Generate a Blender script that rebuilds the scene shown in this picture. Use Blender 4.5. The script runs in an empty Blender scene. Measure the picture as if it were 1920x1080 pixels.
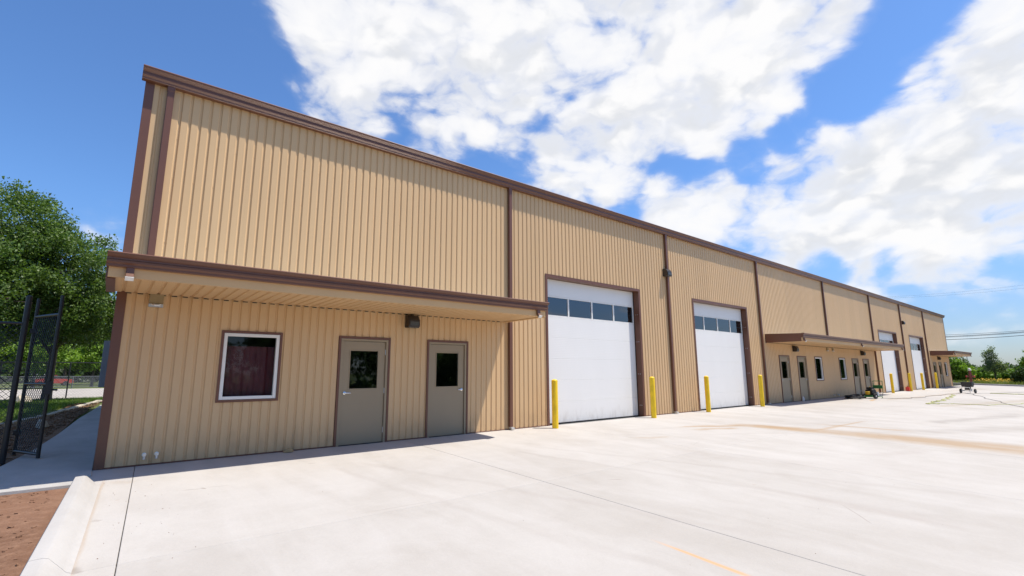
import bpy, math, random
import numpy as np
from mathutils import Vector, Matrix
random.seed(7); rng = np.random.default_rng(11)
scene = bpy.context.scene
COL = scene.collection
rad = math.radians

# ------------------------------------------------------------------ camera
def make_camera():
    yaw, pit, rol = 0.6842, 0.1725, -0.0046
    F = Vector((math.sin(yaw)*math.cos(pit), math.cos(yaw)*math.cos(pit), math.sin(pit)))
    R = Vector((math.cos(yaw), -math.sin(yaw), 0)); U = R.cross(F)
    R2 = R*math.cos(rol)+U*math.sin(rol); U2 = U*math.cos(rol)-R*math.sin(rol)
    cd = bpy.data.cameras.new('camera'); cd.sensor_width = 36; cd.lens = 912.415/1920*36
    cd.clip_start = 0.05; cd.clip_end = 4000
    c = bpy.data.objects.new('camera', cd); COL.objects.link(c)
    m = Matrix((R2, U2, -F)).transposed().to_4x4(); m.translation = Vector((0.0285, -9.8457, 1.4061))
    c.matrix_world = m
    scene.camera = c
make_camera()

# ------------------------------------------------------------------ sky and sun
SUN = Vector((0.350, -0.255, 1.0)).normalized()
EL = math.asin(SUN.z); AZ = math.atan2(SUN.x, SUN.y)          # clockwise from +Y
scene.view_settings.view_transform = 'Standard'; scene.view_settings.look = 'None'
scene.view_settings.gamma = 1.0; scene.view_settings.exposure = 0.46
scene.view_settings.use_curve_mapping = False

class NT:
    """tiny helper to write node trees as expressions"""
    def __init__(s, tree): s.t = tree; s.n = tree.nodes; s.l = tree.links
    def new(s, kind, **kw):
        n = s.n.new(kind)
        for k, v in kw.items(): setattr(n, k, v)
        return n
    def put(s, sock, v):
        if isinstance(v, bpy.types.NodeSocket): s.l.new(v, sock)
        elif v is not None:
            if hasattr(sock.default_value, '__len__') and not hasattr(v, '__len__'): v = [v]*len(sock.default_value)
            if hasattr(sock.default_value, '__len__') and len(sock.default_value) == 4 and len(v) == 3: v = tuple(v)+(1,)
            sock.default_value = v
    def m(s, op, a, b=None, c=None, clamp=False):
        n = s.new('ShaderNodeMath', operation=op); n.use_clamp = clamp
        s.put(n.inputs[0], a)
        if b is not None: s.put(n.inputs[1], b)
        if c is not None: s.put(n.inputs[2], c)
        return n.outputs[0]
    def v(s, op, a, b=None, out=0):
        n = s.new('ShaderNodeVectorMath', operation=op); s.put(n.inputs[0], a)
        if b is not None: s.put(n.inputs[1], b)
        return n.outputs[out]
    def dot(s, a, b): return s.v('DOT_PRODUCT', a, b, 1)
    def ramp(s, x, a, b, lo=0.0, hi=1.0, smooth=True):
        n = s.new('ShaderNodeMapRange'); n.interpolation_type = 'SMOOTHSTEP' if smooth else 'LINEAR'
        s.put(n.inputs[0], x); s.put(n.inputs[1], a); s.put(n.inputs[2], b); s.put(n.inputs[3], lo); s.put(n.inputs[4], hi)
        return n.outputs[0]
    def noise(s, vec, scale, detail=4, rough=0.55, dist=0.0, col=False):
        n = s.new('ShaderNodeTexNoise'); s.put(n.inputs['Vector'], vec)
        s.put(n.inputs['Scale'], scale); s.put(n.inputs['Detail'], detail); s.put(n.inputs['Roughness'], rough); s.put(n.inputs['Distortion'], dist)
        return n.outputs['Color' if col else 'Fac']
    def mix(s, f, a, b, kind='MIX'):
        n = s.new('ShaderNodeMix', data_type='RGBA', blend_type=kind); s.put(n.inputs[0], f)
        s.put(n.inputs[6], a); s.put(n.inputs[7], b); return n.outputs[2]
    def sep(s, v):
        n = s.new('ShaderNodeSeparateXYZ'); s.put(n.inputs[0], v); return n.outputs
    def comb(s, x, y, z):
        n = s.new('ShaderNodeCombineXYZ'); s.put(n.inputs[0], x); s.put(n.inputs[1], y); s.put(n.inputs[2], z); return n.outputs[0]

def make_world():
    w = bpy.data.worlds.new('World'); scene.world = w; w.use_nodes = True
    w.cycles.sampling_method = 'MANUAL'; w.cycles.sample_map_resolution = 512
    T = NT(w.node_tree); T.n.clear()
    sky = T.new('ShaderNodeTexSky', sky_type='NISHITA'); sky.sun_disc = False
    sky.sun_elevation = EL; sky.sun_rotation = AZ
    sky.altitude = 200; sky.air_density = 1.0; sky.dust_density = 0.6; sky.ozone_density = 2.0
    d = T.new('ShaderNodeTexCoord').outputs['Generated']
    X, Y, Z = T.sep(d)
    zz = T.m('ADD', T.m('MAXIMUM', Z, 0.0), 0.22)
    pl = T.comb(T.m('DIVIDE', X, zz), T.m('DIVIDE', Y, zz), 0.0)      # a flat cloud deck seen in perspective
    big = T.noise(pl, 1.1, 3, 0.5)
    q = T.v('MULTIPLY', d, (1.0, 1.0, 1.7))
    wob = T.v('SUBTRACT', T.noise(q, 5.0, 4, 0.55, 0.0, True), (0.5, 0.5, 0.5))
    qd = T.v('ADD', q, T.v('MULTIPLY', wob, (0.13, 0.13, 0.13)))
    fb = T.noise(qd, 4.6, 8, 0.60, 0.0)
    fine = T.noise(qd, 15.0, 5, 0.62, 0.0)
    def puff(vec, sc):
        n = T.new('ShaderNodeTexVoronoi', feature='F1'); T.put(n.inputs['Vector'], vec); T.put(n.inputs['Scale'], sc); T.put(n.inputs['Detail'], 2.0); T.put(n.inputs['Roughness'], 0.5)
        return n.outputs['Distance']
    vor = puff(qd, 9.0)
    def dirs(az, el):
        a, e = rad(az), rad(el); return (math.sin(a)*math.cos(e), math.cos(a)*math.cos(e), math.sin(e))
    def blobs(L):
        out = None
        for az, el, r, wt in L:
            b = T.ramp(T.dot(d, dirs(az, el)), math.cos(rad(r*1.25)), 1.0, 0.0, wt)
            out = b if out is None else T.m('SMOOTH_MAX', out, b, 0.12)
        return out
    P = [(16.9,33.1,7,.8),(22,30.3,7,.9),(18.6,26.1,6,.8),(25.7,34.9,8,1),(33.8,37.5,9,1),(32.5,30.2,8,1),(42.1,34.6,9,1),(43.3,26.9,8,.95),
         (52.4,36.8,9,1),(52,29.6,8,1),(61.9,35.3,9,1),(61.4,29.4,7,.95),(69.8,33.5,8,.95),(68,28,5.5,.9),(50.4,22.4,6,.85),(46.5,22.5,5,.75),(62.7,25,4,.8),
         (75.3,33.5,5,.9),(28.7,24.3,6,.75),(58,18.0,5,.95),(61.5,16.8,5,.95),(64.5,17.6,6.5,1.1),(68,18.5,6,1.1),(71.2,18.2,7,1.15),(66,14.2,5.5,1),(69.8,14.4,6.5,1.15),(73,15.5,6.5,1.15),(76.4,16.4,7,1.15),(75.1,12.6,5,1),
         (80.1,19.9,5.5,1),(80.2,14.2,6.5,1.1),(80.5,17.5,6,1.1),(84.1,21.4,6,1),(87,24.6,6,1),(88.1,16.3,6,1),(84.8,12.4,4.5,1),(88.5,12.5,5,1),(84.2,25.4,4.5,.85),(90,27.4,6,.9),
         (95,22,8,.9),(97,31,8,.8),(75,7.6,4,.62),(79.5,8,4.2,.7),(84,7.6,4.2,.72),(88.5,8,4.2,.7),(82,4.8,3.4,.62),(87,4.8,3.4,.6),(-4.0,15.4,4.4,.5),(-8.5,15,4.6,.5),(15.3,37.6,6,.6),(9.5,36.8,6,.6),
         (58,32.1,8,1),(39.3,22.6,6,.75),(34,23.5,5,.7),(14,43,8,.55),(30,46,12,.9),(48,47,12,1),(66,44,11,.9)]
    Ng = [(-2.9,23.6,9,1),(4.5,31,7.5,1),(-8.4,29,10,1),(80,29.6,3.4,.55),(75.8,26.2,3.0,.62),(70.9,23.6,2.6,.65),(66.5,21.9,2.6,.6),(62.5,21.3,2.2,.5),(58.9,22.2,2.6,.5),(53.6,19.6,2.6,.45),
          (82.8,31.2,3.6,.6),(78.2,10.2,2.0,.6),(72.2,9.8,2.4,.7),(9.1,25.9,6,.85),(-6,19,3,.8),(3.1,18.9,6,.8),(86,9.8,2.2,.5),(66,11,3.5,.5)]
    pos = blobs(P); neg = blobs(Ng)
    fr = T.ramp(T.dot(d, dirs(42, 22)), math.cos(rad(70)), math.cos(rad(52)))          # further round, the same weather goes on from noise alone
    gen = T.ramp(big, 0.46, 0.68, -0.2, 0.7)
    field = T.m('ADD', T.m('MULTIPLY', fr, T.m('SUBTRACT', pos, T.m('MULTIPLY', neg, 0.75))), T.m('MULTIPLY', T.m('SUBTRACT', 1.0, fr), gen))
    det = T.m('ADD', T.m('MULTIPLY', T.m('SUBTRACT', fb, 0.5), 1.7), T.m('MULTIPLY', T.m('SUBTRACT', fine, 0.5), 0.65))
    det = T.m('ADD', det, T.m('MULTIPLY', T.m('SUBTRACT', 0.42, vor), 0.75))
    D = T.m('ADD', T.m('ADD', field, 0.20), det)
    alpha = T.m('MULTIPLY', T.m('ADD', T.m('MULTIPLY', T.ramp(D, 0.20, 0.74), 0.62), T.m('MULTIPLY', T.ramp(D, -0.05, 1.15), 0.38)), T.ramp(Z, 0.02, 0.14, 0.5, 1.0))
    # greyer bases: the same puffs sampled a little towards the sun tell which side is lit
    up = T.v('ADD', qd, (0.035, -0.02, 0.085))
    vor2 = puff(up, 9.0); fb2 = T.noise(up, 4.6, 6, 0.55, 0.0)
    lit = T.m('ADD', T.m('MULTIPLY', T.m('SUBTRACT', vor2, vor), 1.1), T.m('MULTIPLY', T.m('SUBTRACT', fb, fb2), 2.2))
    sh = T.m('MULTIPLY', T.ramp(lit, -0.34, 0.30, 1.0, 0.0), T.ramp(D, 0.35, 1.15, 0.15, 1.0))
    ccol = T.mix(sh, (7.2, 7.17, 7.2), (5.5, 5.65, 5.95))
    tint = T.mix(T.ramp(Z, 0.0, 0.30), (0.62, 0.71, 0.92), (0.74, 1.03, 1.37))
    skyc = T.mix(1.0, sky.outputs[0], tint, 'MULTIPLY')
    c = T.mix(alpha, skyc, ccol)
    bg = T.new('ShaderNodeBackground'); T.put(bg.inputs[0], c); bg.inputs[1].default_value = 0.1
    o = T.new('ShaderNodeOutputWorld'); T.l.new(bg.outputs[0], o.inputs[0])
make_world()
def make_sun():
    l = bpy.data.lights.new('sun', 'SUN'); l.energy = 4.5; l.angle = rad(0.55); l.color = (1.0, 0.93, 0.83)
    o = bpy.data.objects.new('sun', l); COL.objects.link(o); o.location = (20, -20, 40)
    o.rotation_euler = (-SUN).to_track_quat('-Z', 'Y').to_euler()
make_sun()

# ------------------------------------------------------------------ mesh helpers
class MB:
    def __init__(s): s.v = []; s.f = []
    def add(s, vs, fs):
        b = len(s.v); s.v += [tuple(p) for p in vs]; s.f += [tuple(i+b for i in f) for f in fs]; return s
    def box(s, x0, x1, y0, y1, z0, z1):
        return s.add([(x0,y0,z0),(x1,y0,z0),(x1,y1,z0),(x0,y1,z0),(x0,y0,z1),(x1,y0,z1),(x1,y1,z1),(x0,y1,z1)],
                     [(0,3,2,1),(4,5,6,7),(0,1,5,4),(1,2,6,5),(2,3,7,6),(3,0,4,7)])
    def prism_x(s, poly, x0, x1):           # closed (y,z) outline swept along x
        n = len(poly)
        vs = [(x0,y,z) for y,z in poly]+[(x1,y,z) for y,z in poly]
        return s.add(vs, [(i,(i+1)%n,(i+1)%n+n,i+n) for i in range(n)]+[tuple(range(n))[::-1], tuple(range(n,2*n))])
    def prism_y(s, poly, y0, y1):           # closed (x,z) outline swept along y
        n = len(poly)
        vs = [(x,y0,z) for x,z in poly]+[(x,y1,z) for x,z in poly]
        return s.add(vs, [(i,(i+1)%n,(i+1)%n+n,i+n) for i in range(n)]+[tuple(range(n))[::-1], tuple(range(n,2*n))])
    def prism_z(s, poly, z0, z1):
        n = len(poly)
        vs = [(x,y,z0) for x,y in poly]+[(x,y,z1) for x,y in poly]
        return s.add(vs, [(i,(i+1)%n,(i+1)%n+n,i+n) for i in range(n)]+[tuple(range(n))[::-1], tuple(range(n,2*n))])
    def tube(s, pts, r, n=8, caps=True):
        pts = [Vector(p) for p in pts]; rs = r if hasattr(r, '__len__') else [r]*len(pts)
        vs = []; fs = []; ref = Vector((0,0,1))
        for i, p in enumerate(pts):
            a = pts[max(i-1,0)]; b = pts[min(i+1,len(pts)-1)]; t = (b-a).normalized()
            if abs(t.dot(ref)) > 0.95: u = t.cross(Vector((1,0,0))).normalized()
            else: u = t.cross(ref).normalized()
            w = t.cross(u)
            for k in range(n):
                an = 2*math.pi*k/n; vs.append(p+(u*math.cos(an)+w*math.sin(an))*rs[i])
        for i in range(len(pts)-1):
            for k in range(n): fs.append((i*n+k, i*n+(k+1)%n, (i+1)*n+(k+1)%n, (i+1)*n+k))
        if caps: fs += [tuple(range(n))[::-1], tuple(range((len(pts)-1)*n, len(pts)*n))]
        return s.add(vs, fs)
    def lathe(s, prof, c=(0,0,0), n=24, axis='z'):
        vs = []; fs = []
        for r, h in prof:
            for k in range(n):
                a = 2*math.pi*k/n; x, y = r*math.cos(a), r*math.sin(a)
                q = (x,y,h) if axis == 'z' else ((x,h,y) if axis == 'y' else (h,x,y))
                vs.append((q[0]+c[0], q[1]+c[1], q[2]+c[2]))
        for i in range(len(prof)-1):
            for k in range(n): fs.append((i*n+k, i*n+(k+1)%n, (i+1)*n+(k+1)%n, (i+1)*n+k))
        fs += [tuple(range(n))[::-1], tuple(range((len(prof)-1)*n, len(prof)*n))]
        return s.add(vs, fs)
    def mesh(s, name):
        me = bpy.data.meshes.new(name); me.from_pydata(s.v, [], s.f); me.update(); return me
    def build(s, name, mat, parent=None, smooth=False, bevel=0.0, seg=1, loc=None):
        me = s.mesh(name)
        import bmesh
        bm = bmesh.new(); bm.from_mesh(me)
        bmesh.ops.recalc_face_normals(bm, faces=bm.faces)
        if bevel: bmesh.ops.bevel(bm, geom=bm.edges[:], offset=bevel, segments=seg, affect='EDGES', clamp_overlap=True)
        bm.to_mesh(me); bm.free()
        return link(name, me, mat, parent, smooth, loc)

def link(name, me, mat, parent=None, smooth=False, loc=None):
    if mat and not me.materials: me.materials.append(mat)
    if smooth:
        me.polygons.foreach_set('use_smooth', [True]*len(me.polygons))
        try: me.set_sharp_from_angle(angle=rad(38))
        except Exception: pass
    o = bpy.data.objects.new(name, me); COL.objects.link(o)
    if parent: o.parent = parent
    if loc: o.location = loc
    return o
def tag(o, label=None, cat=None, group=None, kind=None):
    if label: o['label'] = label
    if cat: o['category'] = cat
    if group: o['group'] = group
    if kind: o['kind'] = kind
    return o
def thing(name, label, cat, loc=(0,0,0), rz=0.0, group=None):
    o = bpy.data.objects.new(name, None); COL.objects.link(o); o.empty_display_size = 0.3
    o.location = loc; o.rotation_euler = (0,0,rz)
    return tag(o, label, cat, group)
def copy_tree(o, parent=None, loc=None, rz=None, label=None, scale=None):
    c = o.copy(); COL.objects.link(c); c.parent = parent
    if loc is not None: c.location = loc
    if rz is not None: c.rotation_euler = (0,0,rz)
    if scale is not None: c.scale = scale if hasattr(scale, '__len__') else (scale,)*3
    if label: c['label'] = label
    for ch in o.children: copy_tree(ch, c)
    return c

# ------------------------------------------------------------------ materials
def mat(name, color, rough=0.6, metal=0.0, spec=0.5, bump=None, vary=0.0, noise=None, coat=0.0):
    m = bpy.data.materials.new(name); m.use_nodes = True
    T = NT(m.node_tree); b = T.n['Principled BSDF']
    T.put(b.inputs['Roughness'], rough); T.put(b.inputs['Metallic'], metal); T.put(b.inputs['Specular IOR Level'], spec)
    if coat: T.put(b.inputs['Coat Weight'], coat); T.put(b.inputs['Coat Roughness'], 0.15)
    pos = T.new('ShaderNodeNewGeometry').outputs['Position']
    c = tuple(color)+(1,)
    out = c
    if noise:                                    # (scale, amount, stretch)
        sc, am, st = noise
        n = T.noise(T.v('MULTIPLY', pos, st), sc, 5, 0.6)
        k = T.ramp(n, 0.25, 0.75, 1-am, 1+am, smooth=False)
        out = T.mix(1.0, c, T.comb(k, k, k), 'MULTIPLY')
    if vary:
        r = T.new('ShaderNodeObjectInfo').outputs['Random']
        k = T.ramp(r, 0, 1, 1-vary, 1+vary, smooth=False)
        out = T.mix(1.0, out, T.comb(k, k, k), 'MULTIPLY')
    T.put(b.inputs['Base Color'], out)
    if bump:                                     # (scale, strength, distance)
        bn = T.new('ShaderNodeBump'); bn.inputs['Strength'].default_value = bump[1]; bn.inputs['Distance'].default_value = bump[2]
        T.l.new(T.noise(pos, bump[0], 5, 0.6), bn.inputs['Height']); T.l.new(bn.outputs[0], b.inputs['Normal'])
    return m

def panel_mat():
    m = bpy.data.materials.new('tan_metal_panel'); m.use_nodes = True
    T = NT(m.node_tree); b = T.n['Principled BSDF']
    pos = T.new('ShaderNodeNewGeometry').outputs['Position']; X, Y, Z = T.sep(pos)
    n1 = T.noise(T.v('MULTIPLY', pos, (2.0, 2.0, 0.25)), 1.4, 4, 0.6)
    base = T.mix(n1, (0.605, 0.395, 0.20), (0.655, 0.442, 0.235))
    r = T.new('ShaderNodeObjectInfo').outputs['Random']; k = T.ramp(r, 0, 1, 0.972, 1.028, smooth=False)
    base = T.mix(1.0, base, T.comb(k, k, k), 'MULTIPLY')
    # splash dirt near the slab, in its own ragged outline
    n2 = T.noise(T.v('MULTIPLY', pos, (3.0, 3.0, 1.0)), 2.2, 6, 0.65)
    dirt = T.m('MULTIPLY', T.ramp(T.m('ADD', Z, T.m('MULTIPLY', n2, -0.9)), -0.45, 0.22, 1.0, 0.0), T.ramp(n2, 0.35, 0.7, 0.2, 0.75))
    base = T.mix(T.m('MULTIPLY', dirt, 0.55), base, (0.38, 0.245, 0.13))
    T.put(b.inputs['Base Color'], base); T.put(b.inputs['Roughness'], T.ramp(n2, 0.2, 0.8, 0.42, 0.58)); T.put(b.inputs['Specular IOR Level'], 0.4)
    bn = T.new('ShaderNodeBump'); bn.inputs['Strength'].default_value = 0.25; bn.inputs['Distance'].default_value = 0.01   # oil canning
    T.l.new(T.noise(T.v('MULTIPLY', pos, (1.2, 1, 0.8)), 2.2, 2, 0.4), bn.inputs['Height']); T.l.new(bn.outputs[0], b.inputs['Normal'])
    return m

def glass_mat(name='window_glass', tint=(0.90, 0.92, 0.91), ior=1.36):
    m = bpy.data.materials.new(name); m.use_nodes = True
    T = NT(m.node_tree); T.n.clear()
    pos = T.new('ShaderNodeNewGeometry').outputs['Position']
    bn = T.new('ShaderNodeBump'); bn.inputs['Strength'].default_value = 0.06; bn.inputs['Distance'].default_value = 0.02
    T.l.new(T.noise(pos, 1.6, 2, 0.5), bn.inputs['Height'])
    fr = T.new('ShaderNodeFresnel'); fr.inputs[0].default_value = ior; T.l.new(bn.outputs[0], fr.inputs['Normal'])
    gl = T.new('ShaderNodeBsdfGlossy'); T.put(gl.inputs['Color'], (0.95, 0.97, 1.0)); gl.inputs['Roughness'].default_value = 0.012; T.l.new(bn.outputs[0], gl.inputs['Normal'])
    tr = T.new('ShaderNodeBsdfTransparent'); T.put(tr.inputs[0], tint)
    mx = T.new('ShaderNodeMixShader'); f = T.m('MULTIPLY', fr.outputs[0], 1.0, clamp=True); T.l.new(f, mx.inputs[0]); T.l.new(tr.outputs[0], mx.inputs[1]); T.l.new(gl.outputs[0], mx.inputs[2])
    o = T.new('ShaderNodeOutputMaterial'); T.l.new(mx.outputs[0], o.inputs[0]); return m

def concrete_mat(name, c0, c1, stains=False):
    m = bpy.data.materials.new(name); m.use_nodes = True
    T = NT(m.node_tree); b = T.n['Principled BSDF']
    pos = T.new('ShaderNodeNewGeometry').outputs['Position']; X, Y, Z = T.sep(pos)
    big = T.noise(pos, 0.22, 6, 0.6, 0.6)
    trail = T.noise(T.v('MULTIPLY', pos, (0.55, 0.12, 1)), 2.2, 7, 0.62, 0.8)
    mid = T.noise(pos, 1.3, 8, 0.68, 0.3)
    fine = T.noise(pos, 38, 4, 0.7)
    t = T.m('ADD', T.m('MULTIPLY', big, 0.4), T.m('ADD', T.m('MULTIPLY', trail, 0.35), T.m('MULTIPLY', mid, 0.25)))
    col = T.mix(T.ramp(t, 0.36, 0.62), c0, c1)
    k = T.ramp(fine, 0.2, 0.8, 0.955, 1.04, smooth=False); col = T.mix(1.0, col, T.comb(k, k, k), 'MULTIPLY')
    if stains:
        r = T.new('ShaderNodeObjectInfo').outputs['Random']; k = T.ramp(r, 0, 1, 0.975, 1.02, smooth=False)
        col = T.mix(1.0, col, T.comb(k, k, k), 'MULTIPLY')
        w1 = T.noise(pos, 0.9, 5, 0.6); w2 = T.noise(T.v('MULTIPLY', pos, (0.6, 0.25, 1)), 3.0, 6, 0.65)
        def seg(a, bb, w0, w1_, soft, amount, color, wob=0.5):
            nonlocal col
            ax, ay = a; dx, dy = bb[0]-ax, bb[1]-ay; L = math.hypot(dx, dy); ux, uy = dx/L, dy/L
            px = T.m('SUBTRACT', X, ax); py = T.m('SUBTRACT', Y, ay)
            s_ = T.m('ADD', T.m('MULTIPLY', px, ux), T.m('MULTIPLY', py, uy))
            q = T.m('ABSOLUTE', T.m('ADD', T.m('SUBTRACT', T.m('MULTIPLY', px, uy), T.m('MULTIPLY', py, ux)), T.m('MULTIPLY', T.m('SUBTRACT', w1, 0.5), wob)))
            wid = T.ramp(s_, 0, L, w0, w1_, smooth=False)
            f = T.ramp(q, T.m('MULTIPLY', wid, 1-soft), wid, 1.0, 0.0)
            e = T.m('MULTIPLY', T.ramp(s_, -0.3*min(L, 1), 0.25*min(L, 1.5)), T.ramp(s_, L*0.85, L*1.1, 1.0, 0.0))
            f = T.m('MULTIPLY', T.m('MULTIPLY', f, e), T.m('MULTIPLY', T.ramp(w2, 0.25, 0.6, 0.45, 1.0), amount))
            col = T.mix(f, col, color)
        BR = (0.33, 0.225, 0.125)
        seg((12.2, -2.1), (14.3, -3.0), 0.16, 0.45, 0.9, 0.72, BR)
        seg((14.2, -2.9), (14.9, -5.4), 0.55, 0.85, 0.8, 0.9, BR, 0.4)
        seg((14.9, -5.2), (15.3, -9.6), 0.85, 1.6, 0.8, 0.78, BR, 0.5)
        seg((12.1, -2.75), (13.4, -3.1), 0.20, 0.25, 0.95, 0.66, BR, 0.6)
        seg((9.6, -2.6), (10.4, -3.0), 0.16, 0.16, 0.98, 0.35, BR, 0.6)
        seg((16.3, -4.1), (16.9, -6.1), 0.14, 0.3, 0.9, 0.6, BR, 0.4)
        seg((14.6, -4.55), (18.6, -4.6), 0.16, 0.10, 0.9, 0.6, BR, 0.2)
        seg((17.0, -6.3), (22.0, -8.6), 0.5, 0.9, 0.95, 0.42, (0.27, 0.24, 0.21), 0.9)
        seg((20.0, -6.0), (27.0, -7.4), 0.35, 0.6, 0.95, 0.45, (0.25, 0.225, 0.20), 0.9)
        seg((29.6, -1.9), (31.2, -1.55), 0.12, 0.2, 0.9, 0.8, (0.42, 0.26, 0.10), 0.3)
        seg((31.5, -2.1), (45.0, -2.9), 0.22, 0.5, 0.9, 0.5, (0.33, 0.26, 0.18), 0.8)
        seg((28.5, -4.6), (54.0, -9.5), 0.5, 1.0, 0.9, 0.5, (0.33, 0.27, 0.19), 1.2)
        seg((45.0, -3.5), (60.0, -7.5), 0.5, 0.9, 0.9, 0.6, (0.20, 0.19, 0.17), 0.8)
        seg((47.0, -1.7), (56.0, -2.6), 0.5, 0.9, 0.9, 0.4, (0.30, 0.25, 0.18), 0.8)
        seg((4.30, -6.92), (4.24, -7.75), 0.035, 0.055, 0.95, 0.6, (0.66, 0.30, 0.07), 0.03)   # orange rust streak
        seg((0.12, -0.8), (-0.05, -4.6), 0.03, 0.04, 0.95, 0.5, (0.36, 0.26, 0.17), 0.07)      # dirt washed along the kerb toe
        seg((0.18, -1.0), (0.42, -1.2), 0.12, 0.18, 0.98, 0.35, (0.38, 0.31, 0.24), 0.2)
        seg((7.2, -6.9), (7.4, -8.6), 0.10, 0.25, 0.95, 0.25, (0.30, 0.25, 0.22), 0.5)
        seg((11.6, -6.6), (13.4, -7.1), 0.2, 0.3, 0.95, 0.25, (0.30, 0.25, 0.22), 0.5)
        seg((8.6, -4.2), (11.4, -9.0), 0.5, 0.8, 0.98, 0.14, (0.30, 0.26, 0.23), 0.6)
        DK = (0.20, 0.16, 0.13)
        for a_, b_, w_, am in [((0.93, -2.05), (1.10, -2.08), 0.02, 0.6), ((1.12, -2.05), (1.16, -2.12), 0.03, 0.7), ((1.2, -2.06), (1.42, -2.10), 0.014, 0.5), ((5.9, -4.9), (6.05, -5.0), 0.012, 0.8), ((2.5, -4.30), (3.2, -4.34), 0.006, 0.6),
                               ((7.2, -7.5), (6.7, -7.9), 0.012, 0.5), ((2.7, -1.3), (2.8, -1.32), 0.025, 0.6), ((0.05, -2.9), (0.12, -2.95), 0.06, 0.4), ((9.9, -3.9), (10.5, -3.7), 0.012, 0.4), ((-0.04, -4.3), (0.0, -4.45), 0.07, 0.6)]:
            seg(a_, b_, w_, w_*0.8, 0.9, am, DK, 0.05)
        for a_, b_ in [((2.9, -1.9), (3.9, -7.6)), ((3.4, -1.7), (5.6, -7.9)), ((6.2, -2.4), (7.8, -9.0)), ((6.9, -2.2), (9.4, -8.8)), ((9.5, -2.0), (17.0, -6.4)), ((10.4, -1.6), (20.0, -5.2)), ((23.0, -3.0), (40.0, -5.4))]:
            seg(a_, b_, 0.10, 0.16, 0.9, 0.16, (0.27, 0.23, 0.20), 0.5)        # faint tyre tracks
        # small drips and tyre scuffs
        sp = T.noise(pos, 5.5, 3, 0.5); col = T.mix(T.m('MULTIPLY', T.ramp(sp, 0.70, 0.76), T.ramp(w1, 0.52, 0.66, 0, 0.42)), col, (0.36, 0.28, 0.21))
    T.put(b.inputs['Base Color'], col); T.put(b.inputs['Roughness'], 0.86); T.put(b.inputs['Specular IOR Level'], 0.3)
    bn = T.new('ShaderNodeBump'); bn.inputs['Strength'].default_value = 0.35; bn.inputs['Distance'].default_value = 0.006
    T.l.new(T.m('ADD', fine, T.m('MULTIPLY', mid, 2.0)), bn.inputs['Height']); T.l.new(bn.outputs[0], b.inputs['Normal'])
    return m

def ground_mat(name, cols, scales=(0.5, 6.0), bump=0.03):
    m = bpy.data.materials.new(name); m.use_nodes = True
    T = NT(m.node_tree); b = T.n['Principled BSDF']
    pos = T.new('ShaderNodeNewGeometry').outputs['Position']
    a = T.noise(pos, scales[0], 7, 0.6, 0.4); c = T.noise(pos, scales[1], 7, 0.7)
    col = T.mix(T.ramp(a, 0.35, 0.65), cols[0], cols[1])
    col = T.mix(T.ramp(c, 0.42, 0.72), col, cols[2])
    T.put(b.inputs['Base Color'], col); T.put(b.inputs['Roughness'], 0.95); T.put(b.inputs['Specular IOR Level'], 0.15)
    bn = T.new('ShaderNodeBump'); bn.inputs['Strength'].default_value = 0.8; bn.inputs['Distance'].default_value = bump
    T.l.new(T.m('ADD', c, a), bn.inputs['Height']); T.l.new(bn.outputs[0], b.inputs['Normal'])
    return m

def leaf_mat(name, c0, c1):
    m = bpy.data.materials.new(name); m.use_nodes = True
    T = NT(m.node_tree); b = T.n['Principled BSDF']; out = T.n['Material Output']
    g = T.new('ShaderNodeNewGeometry')
    col = T.mix(g.outputs['Random Per Island'], c0, c1)
    big = T.noise(g.outputs['Position'], 0.7, 3, 0.5); k = T.ramp(big, 0.3, 0.7, 0.78, 1.2)
    col = T.mix(1.0, col, T.comb(k, k, T.m('MULTIPLY', k, 0.9)), 'MULTIPLY')
    T.put(b.inputs['Base Color'], col); T.put(b.inputs['Roughness'], 0.5); T.put(b.inputs['Specular IOR Level'], 0.35)
    tl = T.new('ShaderNodeBsdfTranslucent'); T.put(tl.inputs[0], T.mix(1.0, col, (1.25, 1.35, 0.55), 'MULTIPLY'))
    mx = T.new('ShaderNodeMixShader'); mx.inputs[0].default_value = 0.32
    T.l.new(b.outputs[0], mx.inputs[1]); T.l.new(tl.outputs[0], mx.inputs[2]); T.l.new(mx.outputs[0], out.inputs[0])
    return m

def door_white_mat():
    m = bpy.data.materials.new('white_door_steel'); m.use_nodes = True
    T = NT(m.node_tree); b = T.n['Principled BSDF']
    pos = T.new('ShaderNodeNewGeometry').outputs['Position']; X, Y, Z = T.sep(pos)
    n = T.noise(T.v('MULTIPLY', pos, (1, 1, 0.4)), 1.5, 5, 0.6)
    base = T.mix(n, (0.77, 0.745, 0.70), (0.83, 0.805, 0.76))
    n2 = T.noise(T.v('MULTIPLY', pos, (2.5, 1, 0.8)), 3.0, 6, 0.65)
    grime = T.m('MULTIPLY', T.ramp(T.m('ADD', Z, T.m('MULTIPLY', n2, -0.5)), -0.3, 0.2, 1.0, 0.0), T.ramp(n2, 0.4, 0.7, 0.1, 0.7))
    T.put(b.inputs['Base Color'], T.mix(T.m('MULTIPLY', grime, 0.5), base, (0.42, 0.36, 0.29)))
    T.put(b.inputs['Roughness'], 0.45)
    wv = T.m('SINE', T.m('MULTIPLY', Z, 2*math.pi/0.05))                      # pressed pinstripes
    bn = T.new('ShaderNodeBump'); bn.inputs['Strength'].default_value = 0.14; bn.inputs['Distance'].default_value = 0.002
    T.l.new(T.m('ADD', wv, T.m('MULTIPLY', T.noise(pos, 3, 2, 0.5), 0.8)), bn.inputs['Height']); T.l.new(bn.outputs[0], b.inputs['Normal'])
    return m

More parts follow.
